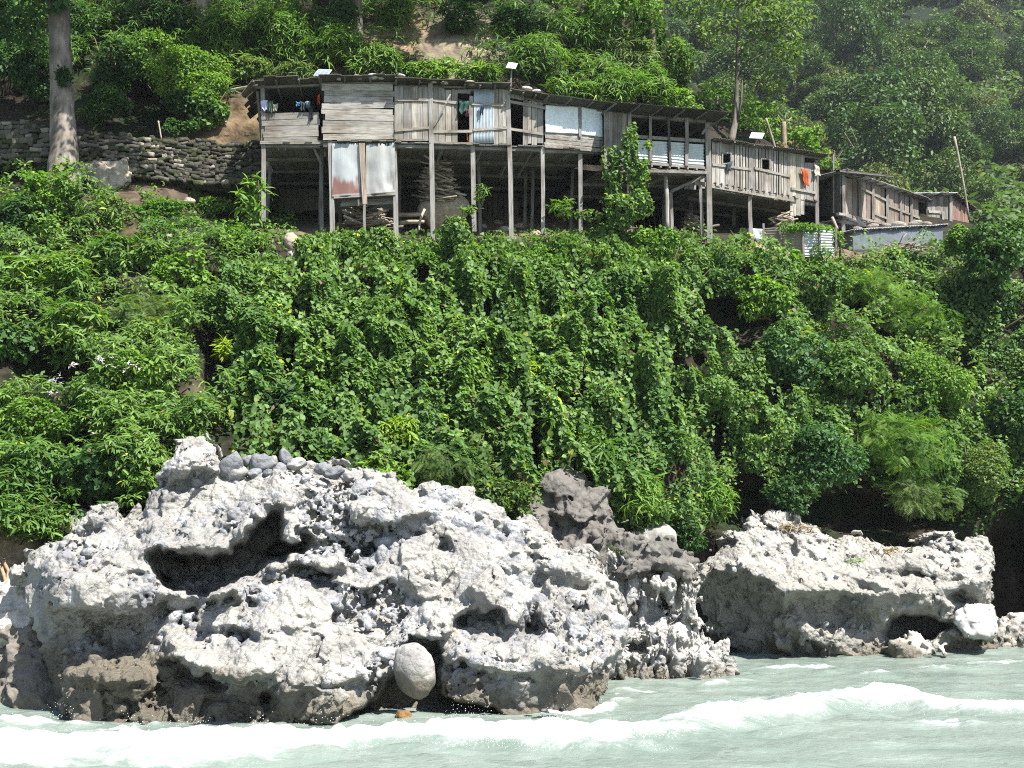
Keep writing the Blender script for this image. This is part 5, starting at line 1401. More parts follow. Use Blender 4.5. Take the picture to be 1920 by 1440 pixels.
# ---- dry stone wall and the big cut block
def stone_wall(name, label, top, bot, x0, x1, seed, sw=15, sh=9):
    r_ = np.random.default_rng(seed)
    mb = MB()
    # rounded box template
    g_ = np.array([-1, -.72, .72, 1])
    faces = []; V0 = []
    n = 4
    def fidx(f, i, j): return f * 16 + i * 4 + j
    for f, (ax, sg) in enumerate([(0, -1), (0, 1), (1, -1), (1, 1), (2, -1), (2, 1)]):
        o1, o2 = [a for a in range(3) if a != ax]
        for i in range(4):
            for j in range(4):
                p = np.zeros(3); p[ax] = sg; p[o1] = g_[i]; p[o2] = g_[j]
                q = np.clip(p, -.72, .72); e = p - q; L = np.linalg.norm(e)
                V0.append(q + e / max(L, 1e-9) * .28)
        flip = (sg > 0) != (ax == 1)
        for i in range(3):
            for j in range(3):
                q = [fidx(f, i, j), fidx(f, i + 1, j), fidx(f, i + 1, j + 1), fidx(f, i, j + 1)]
                faces.append(q if flip else q[::-1])
    V0 = np.array(V0); faces = np.array(faces)
    ty = lambda x: np.interp(x, [p[0] for p in top], [p[1] for p in top])
    by = lambda x: np.interp(x, [p[0] for p in bot], [p[1] for p in bot])
    dd = lambda x: np.interp(x, [p[0] for p in bot], [p[2] for p in bot])
    rows = int(max(by(x) - ty(x) for x in np.linspace(x0, x1, 20)) / sh) + 1
    for k in range(rows):
        x = x0 + r_.uniform(-sw, 0)
        while x < x1:
            w = sw * r_.choice([.5, .7, .9, 1.1, 1.5]) * r_.uniform(.8, 1.2)
            xm = x + w / 2
            y = by(xm) - (k + .5) * sh + r_.uniform(-2, 2)
            if y > ty(xm) + r_.uniform(-3, 3):
                D = dd(xm) + .035 * k + r_.uniform(-.05, .05); s = D / F
                c = at(xm, y, D)
                sc = np.array([w * s * .54, .22, sh * s * r_.uniform(.36, .7)])
                V = V0 + r_.normal(0, .1, (1, 3)) * np.sign(V0) * .5
                V = V * (1 + .16 * fbm(V0 * 1.3 + r_.uniform(0, 50), 2, 3)[:, None] * 1.6) * sc
                a = r_.normal(0, .2)
                V = V @ np.array([[math.cos(a), 0, -math.sin(a)], [0, 1, 0], [math.sin(a), 0, math.cos(a)]])
                t = r_.uniform(.55, 1.3); moss = r_.random()
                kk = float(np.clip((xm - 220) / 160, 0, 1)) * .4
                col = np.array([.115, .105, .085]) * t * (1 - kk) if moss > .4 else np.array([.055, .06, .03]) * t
                if r_.random() < .08: col = np.array([.26, .235, .19])
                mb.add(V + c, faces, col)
            x += w * .98
    # dark packing earth behind the faces
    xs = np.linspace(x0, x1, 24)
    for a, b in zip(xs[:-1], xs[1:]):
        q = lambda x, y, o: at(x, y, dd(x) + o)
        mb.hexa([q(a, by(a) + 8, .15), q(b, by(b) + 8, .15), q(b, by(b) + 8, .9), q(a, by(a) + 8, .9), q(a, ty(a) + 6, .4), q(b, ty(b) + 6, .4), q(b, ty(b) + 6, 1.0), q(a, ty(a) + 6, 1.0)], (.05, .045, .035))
    return tag(mb.build(name, M['stone'], None, True), label, 'wall')
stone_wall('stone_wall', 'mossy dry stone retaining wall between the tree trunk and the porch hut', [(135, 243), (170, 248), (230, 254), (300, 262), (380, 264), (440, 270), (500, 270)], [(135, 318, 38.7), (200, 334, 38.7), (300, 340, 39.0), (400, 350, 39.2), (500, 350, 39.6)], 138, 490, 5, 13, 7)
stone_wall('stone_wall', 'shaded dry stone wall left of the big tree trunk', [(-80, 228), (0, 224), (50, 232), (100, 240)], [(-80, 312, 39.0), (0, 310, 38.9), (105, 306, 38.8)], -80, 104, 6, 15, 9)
small_carve('stone_block', [(156,312),(165,308),(232,307),(236,318),(236,340),(205,347),(178,340),(158,326)], 38.3, .7, .1, (.33, .29, .23), 'large tan stone block at the foot of the stone wall beside the tree', 'stone', 41, .045, (.06, .05, .03), .12, 14.5)
stick('stake', at(297, 227, 39.6), at(303, 262, 39.6), .03, 'thin pale stick standing on top of the stone wall', 'stick', 1.6)
# ------------------------------------------------------------------ foliage
UP = np.array([0, 0, 1.0])
TPL = {}
TPL['broad'] = (np.array([(0,0,0),(-.08,.3,.05),(.25,.5,.08),(.65,.34,.02),(1,0,-.14),(.65,-.34,.02),(.25,-.5,.08),(-.08,-.3,.05),(.42,0,-.03)]),
                np.array([(0,8,2,1),(8,4,3,2),(0,7,6,8),(8,6,5,4)]))
TPL['lance'] = (np.array([(0,.02,0),(0,-.02,0),(.35,.11,.02),(.35,-.11,.02),(.72,.08,-.06),(.72,-.08,-.06),(1,.01,-.22),(1,-.01,-.22)]),
                np.array([(0,1,3,2),(2,3,5,4),(4,5,7,6)]))
TPL['bamboo'] = (np.array([(0,.015,0),(0,-.015,0),(.3,.055,.03),(.3,-.055,.03),(.7,.045,-.1),(.7,-.045,-.1),(1,.005,-.34),(1,-.005,-.34)]),
                 np.array([(0,1,3,2),(2,3,5,4),(4,5,7,6)]))
TPL['oval'] = (np.array([(0,0,0),(.45,.27,.05),(1,0,-.08),(.45,-.27,.05)]), np.array([(0,3,2,1)]))
def _feather():
    V, Q = [], []
    for i in range(10):
        t = .12 + .085 * i
        L = .3 * math.sin(math.pi * min(1, .2 + t * .75)) + .06
        z = -.22 * t * t
        for s in (-1, 1):
            k = len(V)
            V += [(t, 0, z), (t + .06, s * L * .5, z + .01), (t + .1, s * L, z - .05), (t + .005, s * L * .5, z + .01)]
            Q.append((k, k + 1, k + 2, k + 3) if s < 0 else (k, k + 3, k + 2, k + 1))
    return np.array(V), np.array(Q)
TPL['feather'] = _feather()

def nrm_(a):
    return a / np.maximum(np.linalg.norm(a, axis=-1, keepdims=True), 1e-9)

class Leaves:
    def __init__(s): s.V, s.Q, s.T, s.n = [], [], [], 0
    def add(s, pos, nrm, size, kind, colA, colB, droop=.6, upw=.6, jit_=.55, bright=(.65, 1.3), tuft=1, rr=rng, out=.45):
        pos = np.asarray(pos, float); nrm = nrm_(np.asarray(nrm, float))
        N = len(pos)
        if N == 0: return
        size = np.broadcast_to(np.asarray(size, float), (N,))
        mixv = np.clip(.5 + .9 * fbm(pos * .7, 3, 17) + rr.normal(0, .22, N), 0, 1)[:, None]
        col = np.array(colA)[None] * (1 - mixv) + np.array(colB)[None] * mixv
        if tuft > 1:
            pos = np.repeat(pos, tuft, 0); nrm = np.repeat(nrm, tuft, 0); size = np.repeat(size, tuft); col = np.repeat(col, tuft, 0)
            N = len(pos)
            tn = rr.normal(0, 1, (N, 3)); tn -= (tn * nrm).sum(1, keepdims=True) * nrm; tn = nrm_(tn)
            ax = nrm_(nrm * .3 + tn + UP * .25 - UP * droop * .5 + rr.normal(0, .2, (N, 3)))
            n = nrm * upw + UP * .7 + rr.normal(0, jit_ * .6, (N, 3))
        else:
            n = nrm * .6 + UP * upw + rr.normal(0, jit_, (N, 3))
            ax = -UP * droop + nrm * out + rr.normal(0, .55, (N, 3))
        n = nrm_(n)
        ax = nrm_(ax - (ax * n).sum(1, keepdims=True) * n)
        b = np.cross(n, ax)
        col = col * rr.uniform(bright[0], bright[1], (N, 1))
        sick = rr.random(N)
        col[sick < .018] = col[sick < .018] * np.array([2.6, 1.7, .9])
        col[sick > .99] = np.array([.16, .11, .06])
        tv, tq = TPL[kind]
        sz = (size * rr.uniform(.6, 1.3, N))[:, None, None]
        V = pos[:, None] + sz * (ax[:, None] * tv[None, :, :1] + b[:, None] * tv[None, :, 1:2] + n[:, None] * tv[None, :, 2:])
        k = len(tv)
        Q = (np.arange(N)[:, None, None] * k + tq[None]).reshape(-1, 4) + s.n
        s.V.append(V.reshape(-1, 3)); s.Q.append(Q); s.T.append(np.repeat(col, k, 0)); s.n += N * k
    def build(s, name, parent=None, mat='leaf'):
        return mesh_obj(name, np.concatenate(s.V), np.concatenate(s.Q), M[mat], parent, np.concatenate(s.T), True)

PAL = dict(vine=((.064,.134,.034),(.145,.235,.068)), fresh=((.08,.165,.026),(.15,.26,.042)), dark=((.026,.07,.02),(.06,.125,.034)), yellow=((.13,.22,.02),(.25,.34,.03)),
           olive=((.075,.135,.035),(.14,.2,.06)), bamboo=((.065,.14,.026),(.14,.235,.05)), grass=((.075,.17,.025),(.12,.22,.035)), blue=((.04,.1,.034),(.08,.16,.055)), far1=((.032,.072,.018),(.07,.13,.028)), far2=((.048,.092,.02),(.095,.155,.035)), far3=((.07,.1,.026),(.12,.15,.042)), far4=((.042,.092,.028),(.08,.14,.044)), dry=((.16,.12,.07),(.24,.18,.1)))
KIND = dict(ivy=dict(kind='broad', size=.135, droop=.85, upw=.55, dens=1.0, tuft=1), mango=dict(kind='lance', size=.32, droop=.5, upw=.5, dens=.32, tuft=6), bamboo=dict(kind='bamboo', size=.42, droop=.8, upw=.5, dens=.4, tuft=5),
            small=dict(kind='oval', size=.13, droop=.3, upw=.6, dens=2.6, tuft=1), feather=dict(kind='feather', size=.4, droop=.35, upw=.8, dens=.5, tuft=1), oval=dict(kind='oval', size=.17, droop=.5, upw=.6, dens=1.5, tuft=1))

def crown(L, c, R, kind, pal, n, lobes=7, rr=rng, size=1.0, front=True, jit_=.55, bright=(.65, 1.3)):
    """leaves over a cluster of lobes; c centre, R radii"""
    k = KIND[kind]
    R = np.asarray(R, float)
    lc, lr = [], []
    for i in range(lobes):
        d = nrm_(rr.normal(0, 1, 3)) * rr.uniform(.25, .72)
        if front and d[1] > .3: d[1] *= -.6
        lc.append(d); lr.append(rr.uniform(.28, .5))
    lc.append(np.zeros(3)); lr.append(.55)
    lc, lr = np.array(lc), np.array(lr)
    w = lr ** 2; w /= w.sum()
    which = rr.choice(len(lr), n, p=w)
    d = nrm_(rr.normal(0, 1, (n, 3)))
    rad = rr.uniform(.55, 1.08, n) ** .6
    p = lc[which] + d * (lr[which] * rad)[:, None]
    # irregular outline, gaps
    keep = fbm(p * 2.6 + rr.uniform(0, 99), 2, 5) > (-.22 if n > 60 else -9)
    for j in range(len(lr)):
        keep &= ~((np.linalg.norm(p - lc[j], axis=1) < lr[j] * .5) & (which != j))
    p, d = p[keep], d[keep]
    L.add(c + p * R, d * np.array([1, 1, 1]) / R, k['size'] * size, k['kind'], *PAL[pal], k['droop'], k['upw'], jit_, bright, k['tuft'], rr)

def shrub(px, py, rx, ry, kind, pal, label, n=None, name='shrub', cat='shrub', group=None, size=1.0, out=.35, seed=None, lobes=8, stems=3, D=None, flowers=None, depth=.8, shift=.65):
    rr = np.random.default_rng(seed if seed is not None else int(px * 7 + py * 13 + rx))
    d = float(ground_d(px, py)) if D is None else D
    s = d / F
    Rx, Rz = rx * s, ry * s; Ry = min(Rx, Rz) * depth
    d -= Ry * out + (shift if D is None else 0)
    c = at(px, py, d)
    base = at(px, py + ry * .75, d + Ry * .5)
    root = empty(name, base, label, cat, group)
    k = KIND[kind]
    if n is None:
        la = {'broad': .6, 'lance': .14, 'bamboo': .075, 'oval': .27, 'feather': .35}[k['kind']] * (k['size'] * size) ** 2 * k['tuft']
        n = int(np.clip(7.5 * math.pi * Rx * Rz / la, 40, 9000))
    L = Leaves()
    crown(L, c, (Rx, Ry, Rz), kind, pal, n, lobes, rr, size)
    L.build('foliage', root)
    mb = MB()
    for i in range(stems):
        q = c + rr.normal(0, .4, 3) * np.array([Rx, Ry, Rz])
        m = (base + q) / 2 + rr.normal(0, .12, 3) * Rx
        mb.tube([base + rr.normal(0, .06, 3), m, q], [.05, .035, .015], 5, (.1, .085, .06))
    mb.build('stem', M['bark'], root, True)
    if flowers:
        col, nf, spots = flowers
        for (fx, fy, fr) in spots:
            fl = Leaves()
            P = at(fx + rr.normal(0, fr, nf), fy + rr.normal(0, fr * .6, nf), d - Ry * 1.05 + rr.uniform(-.15, .1, nf))
            fl.add(P, np.tile([0, -1, .6], (len(P), 1)), .085, 'oval', col, col, .2, .5, .8, (.8, 1.2), 3, rr)
            fl.build('flower_cluster', root)
    return root

def zone(name, label, poly, n, kind, pal, size=1.0, lump=.9, lscale=(.9, .9, .28), thick=.35, seed=0, dens=None, outv=(0, -.85, .55), droop=None, kind2='stuff', cat=None, fine=.25, base_up=.05, dfun=None, cut=-.45, L=None, tuft=None, jit_=.5, flat=None):
    rr = np.random.default_rng(seed + 500)
    P = np.asarray(poly, float)
    k = KIND[kind]
    x0, y0 = P.min(0); x1, y1 = P.max(0)
    A = []
    while sum(len(a) for a in A) < n:
        q = np.stack([rr.uniform(x0, x1, n), rr.uniform(y0, y1, n)], 1)
        sd = poly_sd(q[:, 0], q[:, 1], P)
        ok = sd < rr.uniform(-14, 8, n)
        ok &= rr.random(n) > 1.3 * np.clip(hole(q[:, 0], q[:, 1]), 0, 1)
        ok &= rr.random(n) > clear(q[:, 0], q[:, 1]) * 1.05
        if dens is not None: ok &= rr.random(n) < dens(q[:, 0], q[:, 1])
        A.append(q[ok])
    q = np.concatenate(A)[:n]
    dfun = dfun or ground_d
    G = at(q[:, 0], q[:, 1], dfun(q[:, 0], q[:, 1]))
    sc = np.array(lscale)
    def h(p):
        return np.clip(.5 + .95 * fbm(p * sc + seed * 7.7, 4, seed, .5), 0, 1.2) * lump + fine * fbm(p * 2.1 + seed, 2, seed + 3)
    hs = 1.0 if flat is None else flat[2] + (1 - flat[2]) * sstep(flat[0], flat[1], q[:, 1])
    hv = h(G) * hs
    e = .12
    gx = (h(G + [e, 0, 0]) - hv) / e; gz = (h(G + [0, 0, e]) - hv) / e
    o = np.array(outv)
    nr = nrm_(o[None] + np.stack([-gx, 0 * gx, -gz], 1) * .9)
    t = rr.random(n) ** 1.6 * thick
    pos = G + o[None] * (hv + base_up - t)[:, None]
    keep = fbm(G * np.array([1.3, 1.3, .8]) + 40 + seed, 3, seed + 8) > cut
    pos, nr = pos[keep], nr[keep]
    Lv = L or Leaves()
    Lv.add(pos, nr, k['size'] * size, k['kind'], *PAL[pal], k['droop'] if droop is None else droop, k['upw'], jit_, (.6, 1.3), tuft or k['tuft'], rr)
    if L is None:
        return tag(Lv.build(name), label, cat or 'ground cover', kind=kind2)
    return Lv

# ---- mats of growth over the bank (nobody could count these)
L = Leaves()
zone('', '', [(430,500),(560,455),(700,440),(860,450),(1000,470),(1130,420),(1330,450),(1400,560),(1350,760),(1200,960),(960,930),(760,880),(640,900),(520,820),(450,680)], 88000, 'ivy', 'vine', 1.0, 1.85, (1.25, .9, .11), .3, 1, L=L, cut=-.36, fine=.16, jit_=.36, flat=(430, 580, .22))
zone('', '', [(470,520),(700,470),(1300,480),(1340,700),(1150,820),(700,820),(500,720)], 18000, 'ivy', 'fresh', .85, 1.85, (1.25, .9, .11), .2, 1, L=L, fine=.16, jit_=.36, flat=(430, 580, .22))
rs = np.random.default_rng(321)
for i in range(220):                                     # hanging strands
    x = rs.uniform(440, 1340); y0 = rs.uniform(470, 760); ln = rs.uniform(70, 260); off = rs.uniform(.7, 1.75)
    if y0 + ln > 950: ln = 950 - y0
    if ln < 20: continue
    y = np.arange(y0, y0 + ln, 5.0); w = 5 * np.sin(y / 37 + i) + rs.normal(0, 3, len(y))
    p = at(x + w, y, ground_d(x + 0 * y, y) - off * (.75 + .25 * np.cos((y - y0) / ln * 2)))
    ok = hole(x + 0 * y, y) < .5
    L.add(p[ok], np.tile([0, -1, .35], (int(ok.sum()), 1)), .145, 'broad', *PAL['fresh' if i % 8 == 0 else 'vine'], 1.1, .35, .45, (.55, 1.2), 1, rs)
tag(L.build('vine_cover'), 'broad leaved creeper mat hanging over the steep bank below the huts', 'creeper', kind='stuff')
L = Leaves()
zone('', '', [(-160,330),(60,320),(160,340),(240,420),(420,440),(520,500),(520,760),(430,800),(360,900),(250,990),(120,1040),(-160,1060)], 6000, 'mango', 'bamboo', .8, 1.5, (.8, .8, .6), .5, 2, L=L, cut=-.2)
zone('', '', [(-160,330),(60,320),(160,340),(240,420),(420,440),(520,500),(520,760),(430,800),(360,900),(250,990),(120,1040),(-160,1060)], 30000, 'oval', 'vine', .85, 1.4, (.8, .8, .6), .5, 2, L=L, cut=-.3)
tag(L.build('bank_undergrowth'), 'tangled leafy undergrowth covering the left part of the bank', 'undergrowth', kind='stuff')
L = Leaves()
zone('', '', [(1280,470),(1420,480),(1600,480),(1760,470),(2080,440),(2080,1060),(1900,1020),(1830,990),(1640,975),(1500,950),(1400,980),(1300,1020),(1160,1000),(1120,900),(1300,760)], 50000, 'oval', 'vine', .95, 1.5, (.75, .75, .5), .5, 3, L=L, cut=-.3)
zone('', '', [(1320,500),(1760,480),(2080,460),(2080,1000),(1820,960),(1400,940),(1320,760)], 14000, 'ivy', 'vine', .95, 1.6, (.75, .75, .5), .4, 3, L=L)
zone('', '', [(1450,560),(1760,520),(1880,760),(1820,960),(1500,900)], 1100, 'feather', 'fresh', .95, 1.3, (.75, .75, .5), .2, 3, L=L)
tag(L.build('bank_undergrowth'), 'mixed leafy undergrowth covering the right part of the bank', 'undergrowth', kind='stuff')
L = Leaves()
zone('', '', [(900,470),(960,440),(1060,425),(1180,415),(1150,480),(1060,520),(960,505)], 3600, 'small', 'grass', 1.0, .35, (1, 1, 1), .25, 4, L=L)
zone('', '', [(780,470),(830,465),(830,500),(780,510)], 500, 'small', 'grass', 1.0, .2, (1, 1, 1), .2, 4, L=L)
zone('', '', [(170,345),(300,350),(480,360),(560,400),(560,470),(420,470),(240,450),(180,420)], 5200, 'small', 'grass', 1.15, .4, (1.2, 1.2, 1.2), .3, 5, cut=-.12, L=L)
zone('', '', [(1330,460),(1440,470),(1600,486),(1760,470),(1760,500),(1500,520),(1340,500)], 3200, 'small', 'fresh', 1.2, .45, (1, 1, 1), .3, 6, cut=-.3, L=L)
zone('', '', [(640,900),(760,860),(960,900),(1200,930),(1330,960),(1300,1030),(1180,1020),(1020,990),(880,960),(760,930)], 9000, 'small', 'olive', 1.1, .6, (1, 1, 1), .3, 17, cut=-.35, L=L)
zone('', '', [(330,780),(420,740),(480,790),(640,840),(720,900),(660,900),(560,870),(420,830),(300,930)], 5000, 'small', 'olive', 1.1, .45, (1, 1, 1), .3, 7, cut=-.2, L=L)
tag(L.build('grass_patches'), 'light green grass and herbs on the trodden patches of the bank', 'grass', kind='stuff')
L = Leaves()
zone('', '', [(-200,-60),(1230,-60),(1260,120),(1240,200),(1000,160),(760,150),(480,140),(440,190),(300,190),(180,240),(-200,220)], 9000, 'bamboo', 'bamboo', .9, 1.2, (.6, .6, .5), .6, 8, cut=-.2, L=L,
     dens=lambda x, y: 1 - .92 * np.exp(-(((x - 850) / 95) ** 2 + ((y - 88) / 55) ** 2)) - .6 * np.exp(-(((x - 740) / 60) ** 2 + ((y - 55) / 35) ** 2)))
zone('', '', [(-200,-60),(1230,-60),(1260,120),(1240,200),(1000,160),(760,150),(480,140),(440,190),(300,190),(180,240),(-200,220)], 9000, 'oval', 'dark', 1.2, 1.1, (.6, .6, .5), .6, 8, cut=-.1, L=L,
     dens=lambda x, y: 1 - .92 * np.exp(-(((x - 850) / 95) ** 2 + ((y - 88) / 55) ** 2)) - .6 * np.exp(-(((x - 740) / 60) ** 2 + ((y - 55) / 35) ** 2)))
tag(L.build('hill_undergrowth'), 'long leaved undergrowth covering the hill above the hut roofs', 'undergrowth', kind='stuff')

# ---- plants one can point to
S = shrub
# left part of the bank
S(90, 385, 95, 80, 'ivy', 'fresh', 'rounded creeper covered bush at the foot of the big tree trunk', size=.8)
S(116, 316, 34, 26, 'ivy', 'fresh', 'small creeper climbing the foot of the big tree trunk', name='creeper', cat='creeper', D=36.9, n=330, size=.8)
S(122, 142, 22, 24, 'small', 'dark', 'dark clump of moss and ferns growing on the big tree trunk', name='moss_clump', cat='moss', D=37.5, n=900)
S(300, 395, 60, 22, 'small', 'grass', 'low grassy clump on the bare patch below the stone wall')
S(210, 395, 36, 26, 'small', 'olive', 'weedy tuft below the tan stone block')
S(400, 385, 50, 24, 'small', 'fresh', 'weeds at the foot of the shaded end of the stone wall')
S(385, 775, 44, 36, 'small', 'olive', 'pale weedy bush in the gap above the boulder knob')
S(25, 410, 60, 60, 'mango', 'dark', 'dark bush at the left edge below the shaded stone wall')
S(60, 520, 110, 70, 'mango', 'bamboo', 'long leaved shrub at the left edge below the rounded bush')
S(215, 470, 85, 55, 'mango', 'bamboo', 'long leaved shrub just below the grassy slope and the stone block')
S(330, 510, 80, 50, 'ivy', 'fresh', 'leafy shrub left of the creeper wall, below the lying log')
S(420, 560, 70, 55, 'ivy', 'vine', 'broad leaved bush bulging where the undergrowth meets the creeper mat')
S(130, 610, 100, 60, 'mango', 'bamboo', 'spreading long leaved shrub above the dark hollow on the left')
S(290, 590, 110, 50, 'feather', 'olive', 'feathery greyish shrub above the lilac flowers', size=.8)
S(20, 640, 60, 60, 'ivy', 'dark', 'dark leafy bush at the left edge beside the hollow')
S(230, 720, 105, 60, 'oval', 'fresh', 'shrub dotted with pale lilac flowers', flowers=((.5, .42, .55), 7, [(190,672,5),(205,678,9),(240,688,9),(140,685,5),(262,742,7),(105,710,8),(165,728,6),(180,742,7),(100,735,5),(236,755,5),(75,770,6),(95,768,4)]))
S(260, 800, 95, 55, 'ivy', 'fresh', 'glossy round leaved bush right below the lilac flowers', flowers=((.5, .4, .52), 4, [(238,802,4),(226,812,4),(178,812,4),(242,815,3)]))
S(60, 790, 90, 45, 'small', 'fresh', 'fine leaved bush at the left edge level with the lilac flowers')
S(60, 860, 100, 55, 'mango', 'bamboo', 'large long leaved shrub at the left edge above the pale boulder')
S(190, 890, 80, 70, 'ivy', 'dark', 'dark bush behind the left shoulder of the white boulder')
S(90, 960, 45, 40, 'bamboo', 'bamboo', 'drooping bamboo like clump near the left end of the white boulder', size=.9)
S(35, 985, 50, 40, 'small', 'olive', 'olive weeds at the lower left edge of the greenery')
S(265, 905, 40, 40, 'small', 'fresh', 'small bush tucked against the knob of the white boulder')
S(470, 600, 60, 60, 'ivy', 'vine', 'creeper hummock over the left end of the creeper wall')
S(490, 710, 70, 55, 'mango', 'bamboo', 'long leaved shrub under the left end of the creeper wall')
S(545, 760, 50, 50, 'mango', 'dark', 'darker shrub squeezed between its long leaved neighbour and the hanging creepers')
S(420, 655, 16, 26, 'mango', 'yellow', 'bright yellow green sprig in front of the dark gap', size=.8, stems=1)
S(482, 382, 42, 72, 'mango', 'fresh', 'tall bright reed like plant beside the left stilts of the porch hut', name='plant', cat='plant', size=1.25, D=36.4, n=42, stems=7)
S(455, 445, 60, 35, 'small', 'fresh', 'low bush below the reed like plant')
S(590, 465, 50, 28, 'ivy', 'vine', 'low creeper clump below the dark space under the porch hut')
S(650, 452, 40, 22, 'mango', 'bamboo', 'low leafy clump at the foot of the tin room stilts')
# creeper mounds and hanging drapes along the middle
def V_(*a, **k):
    if a[3] > 65 or a[2] >= a[3]: k.setdefault('shift', .25)
    k.setdefault('depth', .55)
    return S(*a, name='creeper', cat='creeper', **k)
V_(720, 470, 55, 50, 'ivy', 'vine', 'creeper covered stump mound below the lying logs', size=.85, out=.6)
V_(860, 455, 50, 55, 'ivy', 'vine', 'tall creeper mound reaching up between two stilts', size=.85, out=.5)
V_(925, 500, 60, 50, 'ivy', 'vine', 'creeper mound sloping right from the tall one below the tallest stilt', size=.85, out=.5)
V_(1040, 560, 40, 70, 'ivy', 'vine', 'creeper drape falling below the light grass patch', size=.85, out=.6)
V_(1150, 540, 60, 60, 'ivy', 'vine', 'rounded creeper bulge under the vine clad porch', size=.85, out=.6)
V_(1220, 470, 70, 55, 'ivy', 'fresh', 'sunlit creeper mound at the foot of the vine clad porch post', size=.8, out=.6)
V_(1300, 510, 70, 50, 'ivy', 'vine', 'creeper mound below the big corner post', size=.8, out=.6)
V_(620, 600, 60, 100, 'ivy', 'vine', 'wide hanging creeper drape at the left of the creeper wall', size=.9, out=.5)
V_(735, 640, 60, 110, 'ivy', 'vine', 'long hanging creeper drape below the stump mound', size=.9, out=.45)
V_(630, 770, 35, 75, 'ivy', 'olive', 'thin olive creeper curtain above the white boulder crest', size=.75, out=.6)
V_(850, 700, 60, 100, 'ivy', 'vine', 'hanging creeper drape in the centre of the creeper wall', size=.9, out=.45)
V_(960, 640, 45, 100, 'ivy', 'vine', 'narrow hanging creeper drape right of the wall centre', size=.9, out=.5)
V_(1075, 620, 30, 90, 'ivy', 'fresh', 'slim bright creeper column below the grass patch', size=.75, out=.7)
V_(1180, 660, 70, 90, 'ivy', 'vine', 'broad creeper drape left of the large dark hollow', size=.9, out=.5)
V_(1290, 600, 50, 80, 'ivy', 'vine', 'creeper drape hanging along the dark hollow', size=.85, out=.5)
V_(1150, 335, 24, 105, 'ivy', 'vine', 'dark vine curtain over the boarded left end of the porch', size=.9, D=38.15, out=.3, n=1300, stems=3, depth=.5)
V_(1183, 290, 22, 92, 'ivy', 'vine', 'vine climbing the left porch post up to the roof', size=.85, D=38.1, out=.3, n=900, stems=4, depth=.6)
V_(1204, 325, 18, 62, 'ivy', 'fresh', 'bright vine strand hanging right of the left porch post', size=.85, D=38.1, out=.3, n=420, stems=3, depth=.6)
V_(1166, 388, 58, 46, 'ivy', 'vine', 'dense vine hanging from the porch floor to the bank', size=.85, D=37.9, out=.3, n=3600)
V_(1215, 270, 14, 16, 'ivy', 'fresh', 'vine tip curling beside the tin panels', size=.7, D=38.3, n=50, stems=1)
# lower middle
S(745, 815, 52, 50, 'mango', 'yellow', 'bright yellow green shrub above the white boulder', size=.85, out=.6)
S(820, 800, 30, 30, 'mango', 'yellow', 'smaller yellow green shrub right of the bright one', size=.8, out=.6)
S(840, 870, 90, 60, 'feather', 'olive', 'feathery olive bush behind the boulder slope', size=.75, out=.5)
S(920, 920, 70, 40, 'small', 'olive', 'fine leaved bush behind the upper right slope of the white boulder', out=.6)
S(905, 830, 60, 50, 'ivy', 'olive', 'greyish creeper clump below the centre drape', size=.75, out=.6)
S(720, 890, 50, 35, 'mango', 'fresh', 'bush peeping over the white boulder left of the olive one', size=.8, out=.5)
S(1000, 700, 28, 34, 'mango', 'yellow', 'bright sapling standing out of the creeper wall', size=.9, out=.9, stems=1)
S(1050, 790, 34, 50, 'mango', 'fresh', 'bright big leaved plant at the foot of the creeper wall', size=1.0, out=.8)
S(980, 940, 40, 40, 'small', 'olive', 'weeds left of the dark brown rock', out=.5)
S(1110, 850, 50, 50, 'bamboo', 'bamboo', 'drooping leaved plant above the dark brown rock', size=.9, out=.6)
S(1190, 925, 50, 45, 'bamboo', 'fresh', 'grassy plant right of the dark brown rock', size=.85, out=.6)
S(1225, 960, 55, 30, 'small', 'vine', 'low bush overhanging the rounded boulder', out=.6)
S(1280, 1000, 45, 35, 'small', 'dark', 'dark low bush between the rounded boulder and the grey boulder', out=.6)
S(1345, 925, 40, 50, 'bamboo', 'fresh', 'reedy plant hanging left above the grey boulder', size=.9, out=.8)
S(1130, 760, 60, 60, 'oval', 'vine', 'oval leaved bush right of the bright big leaved plant', out=.5)
S(1240, 820, 80, 60, 'ivy', 'vine', 'rounded leafy mass below the dark hollow', size=.9, out=.5)
S(1320, 740, 70, 50, 'ivy', 'vine', 'lit leafy shoulder at the lower right of the dark hollow', size=.9, out=.6)
# right part
S(1440, 560, 80, 55, 'oval', 'fresh', 'sunlit bush at the top right of the dark hollow', out=.5)
S(1540, 540, 60, 60, 'ivy', 'vine', 'pointed creeper hummock below the tin pen', size=.8, out=.6)
S(1640, 540, 80, 50, 'feather', 'fresh', 'feathery fresh green bush below the tin shed', size=.8, out=.6)
S(1720, 600, 80, 55, 'feather', 'fresh', 'feathery bush left of the big vine mound', size=.8, out=.5)
S(1480, 660, 80, 60, 'ivy', 'blue', 'bluish leafy clump in the middle of the right bank', size=.85, out=.5)
S(1590, 700, 85, 65, 'oval', 'vine', 'oval leaved mass in the centre of the right bank', out=.5)
S(1750, 720, 80, 70, 'small', 'fresh', 'fine leaved bright bush below the big vine mound', out=.5)
S(1420, 800, 70, 80, 'ivy', 'vine', 'hanging leafy mass above the left end of the grey boulder', size=.85, out=.5)
S(1540, 850, 80, 70, 'oval', 'blue', 'bluish hanging bush above the crown of the grey boulder', out=.5)
S(1690, 820, 90, 75, 'feather', 'fresh', 'large ferny bush overhanging the grey boulder', size=.95, out=.8)
S(1720, 930, 80, 50, 'feather', 'olive', 'olive ferny branches drooping above the right end of the grey boulder', size=.95, out=1.0)
S(1840, 880, 70, 70, 'small', 'olive', 'dry tinged bush near the right edge above the dark recess', out=.5)
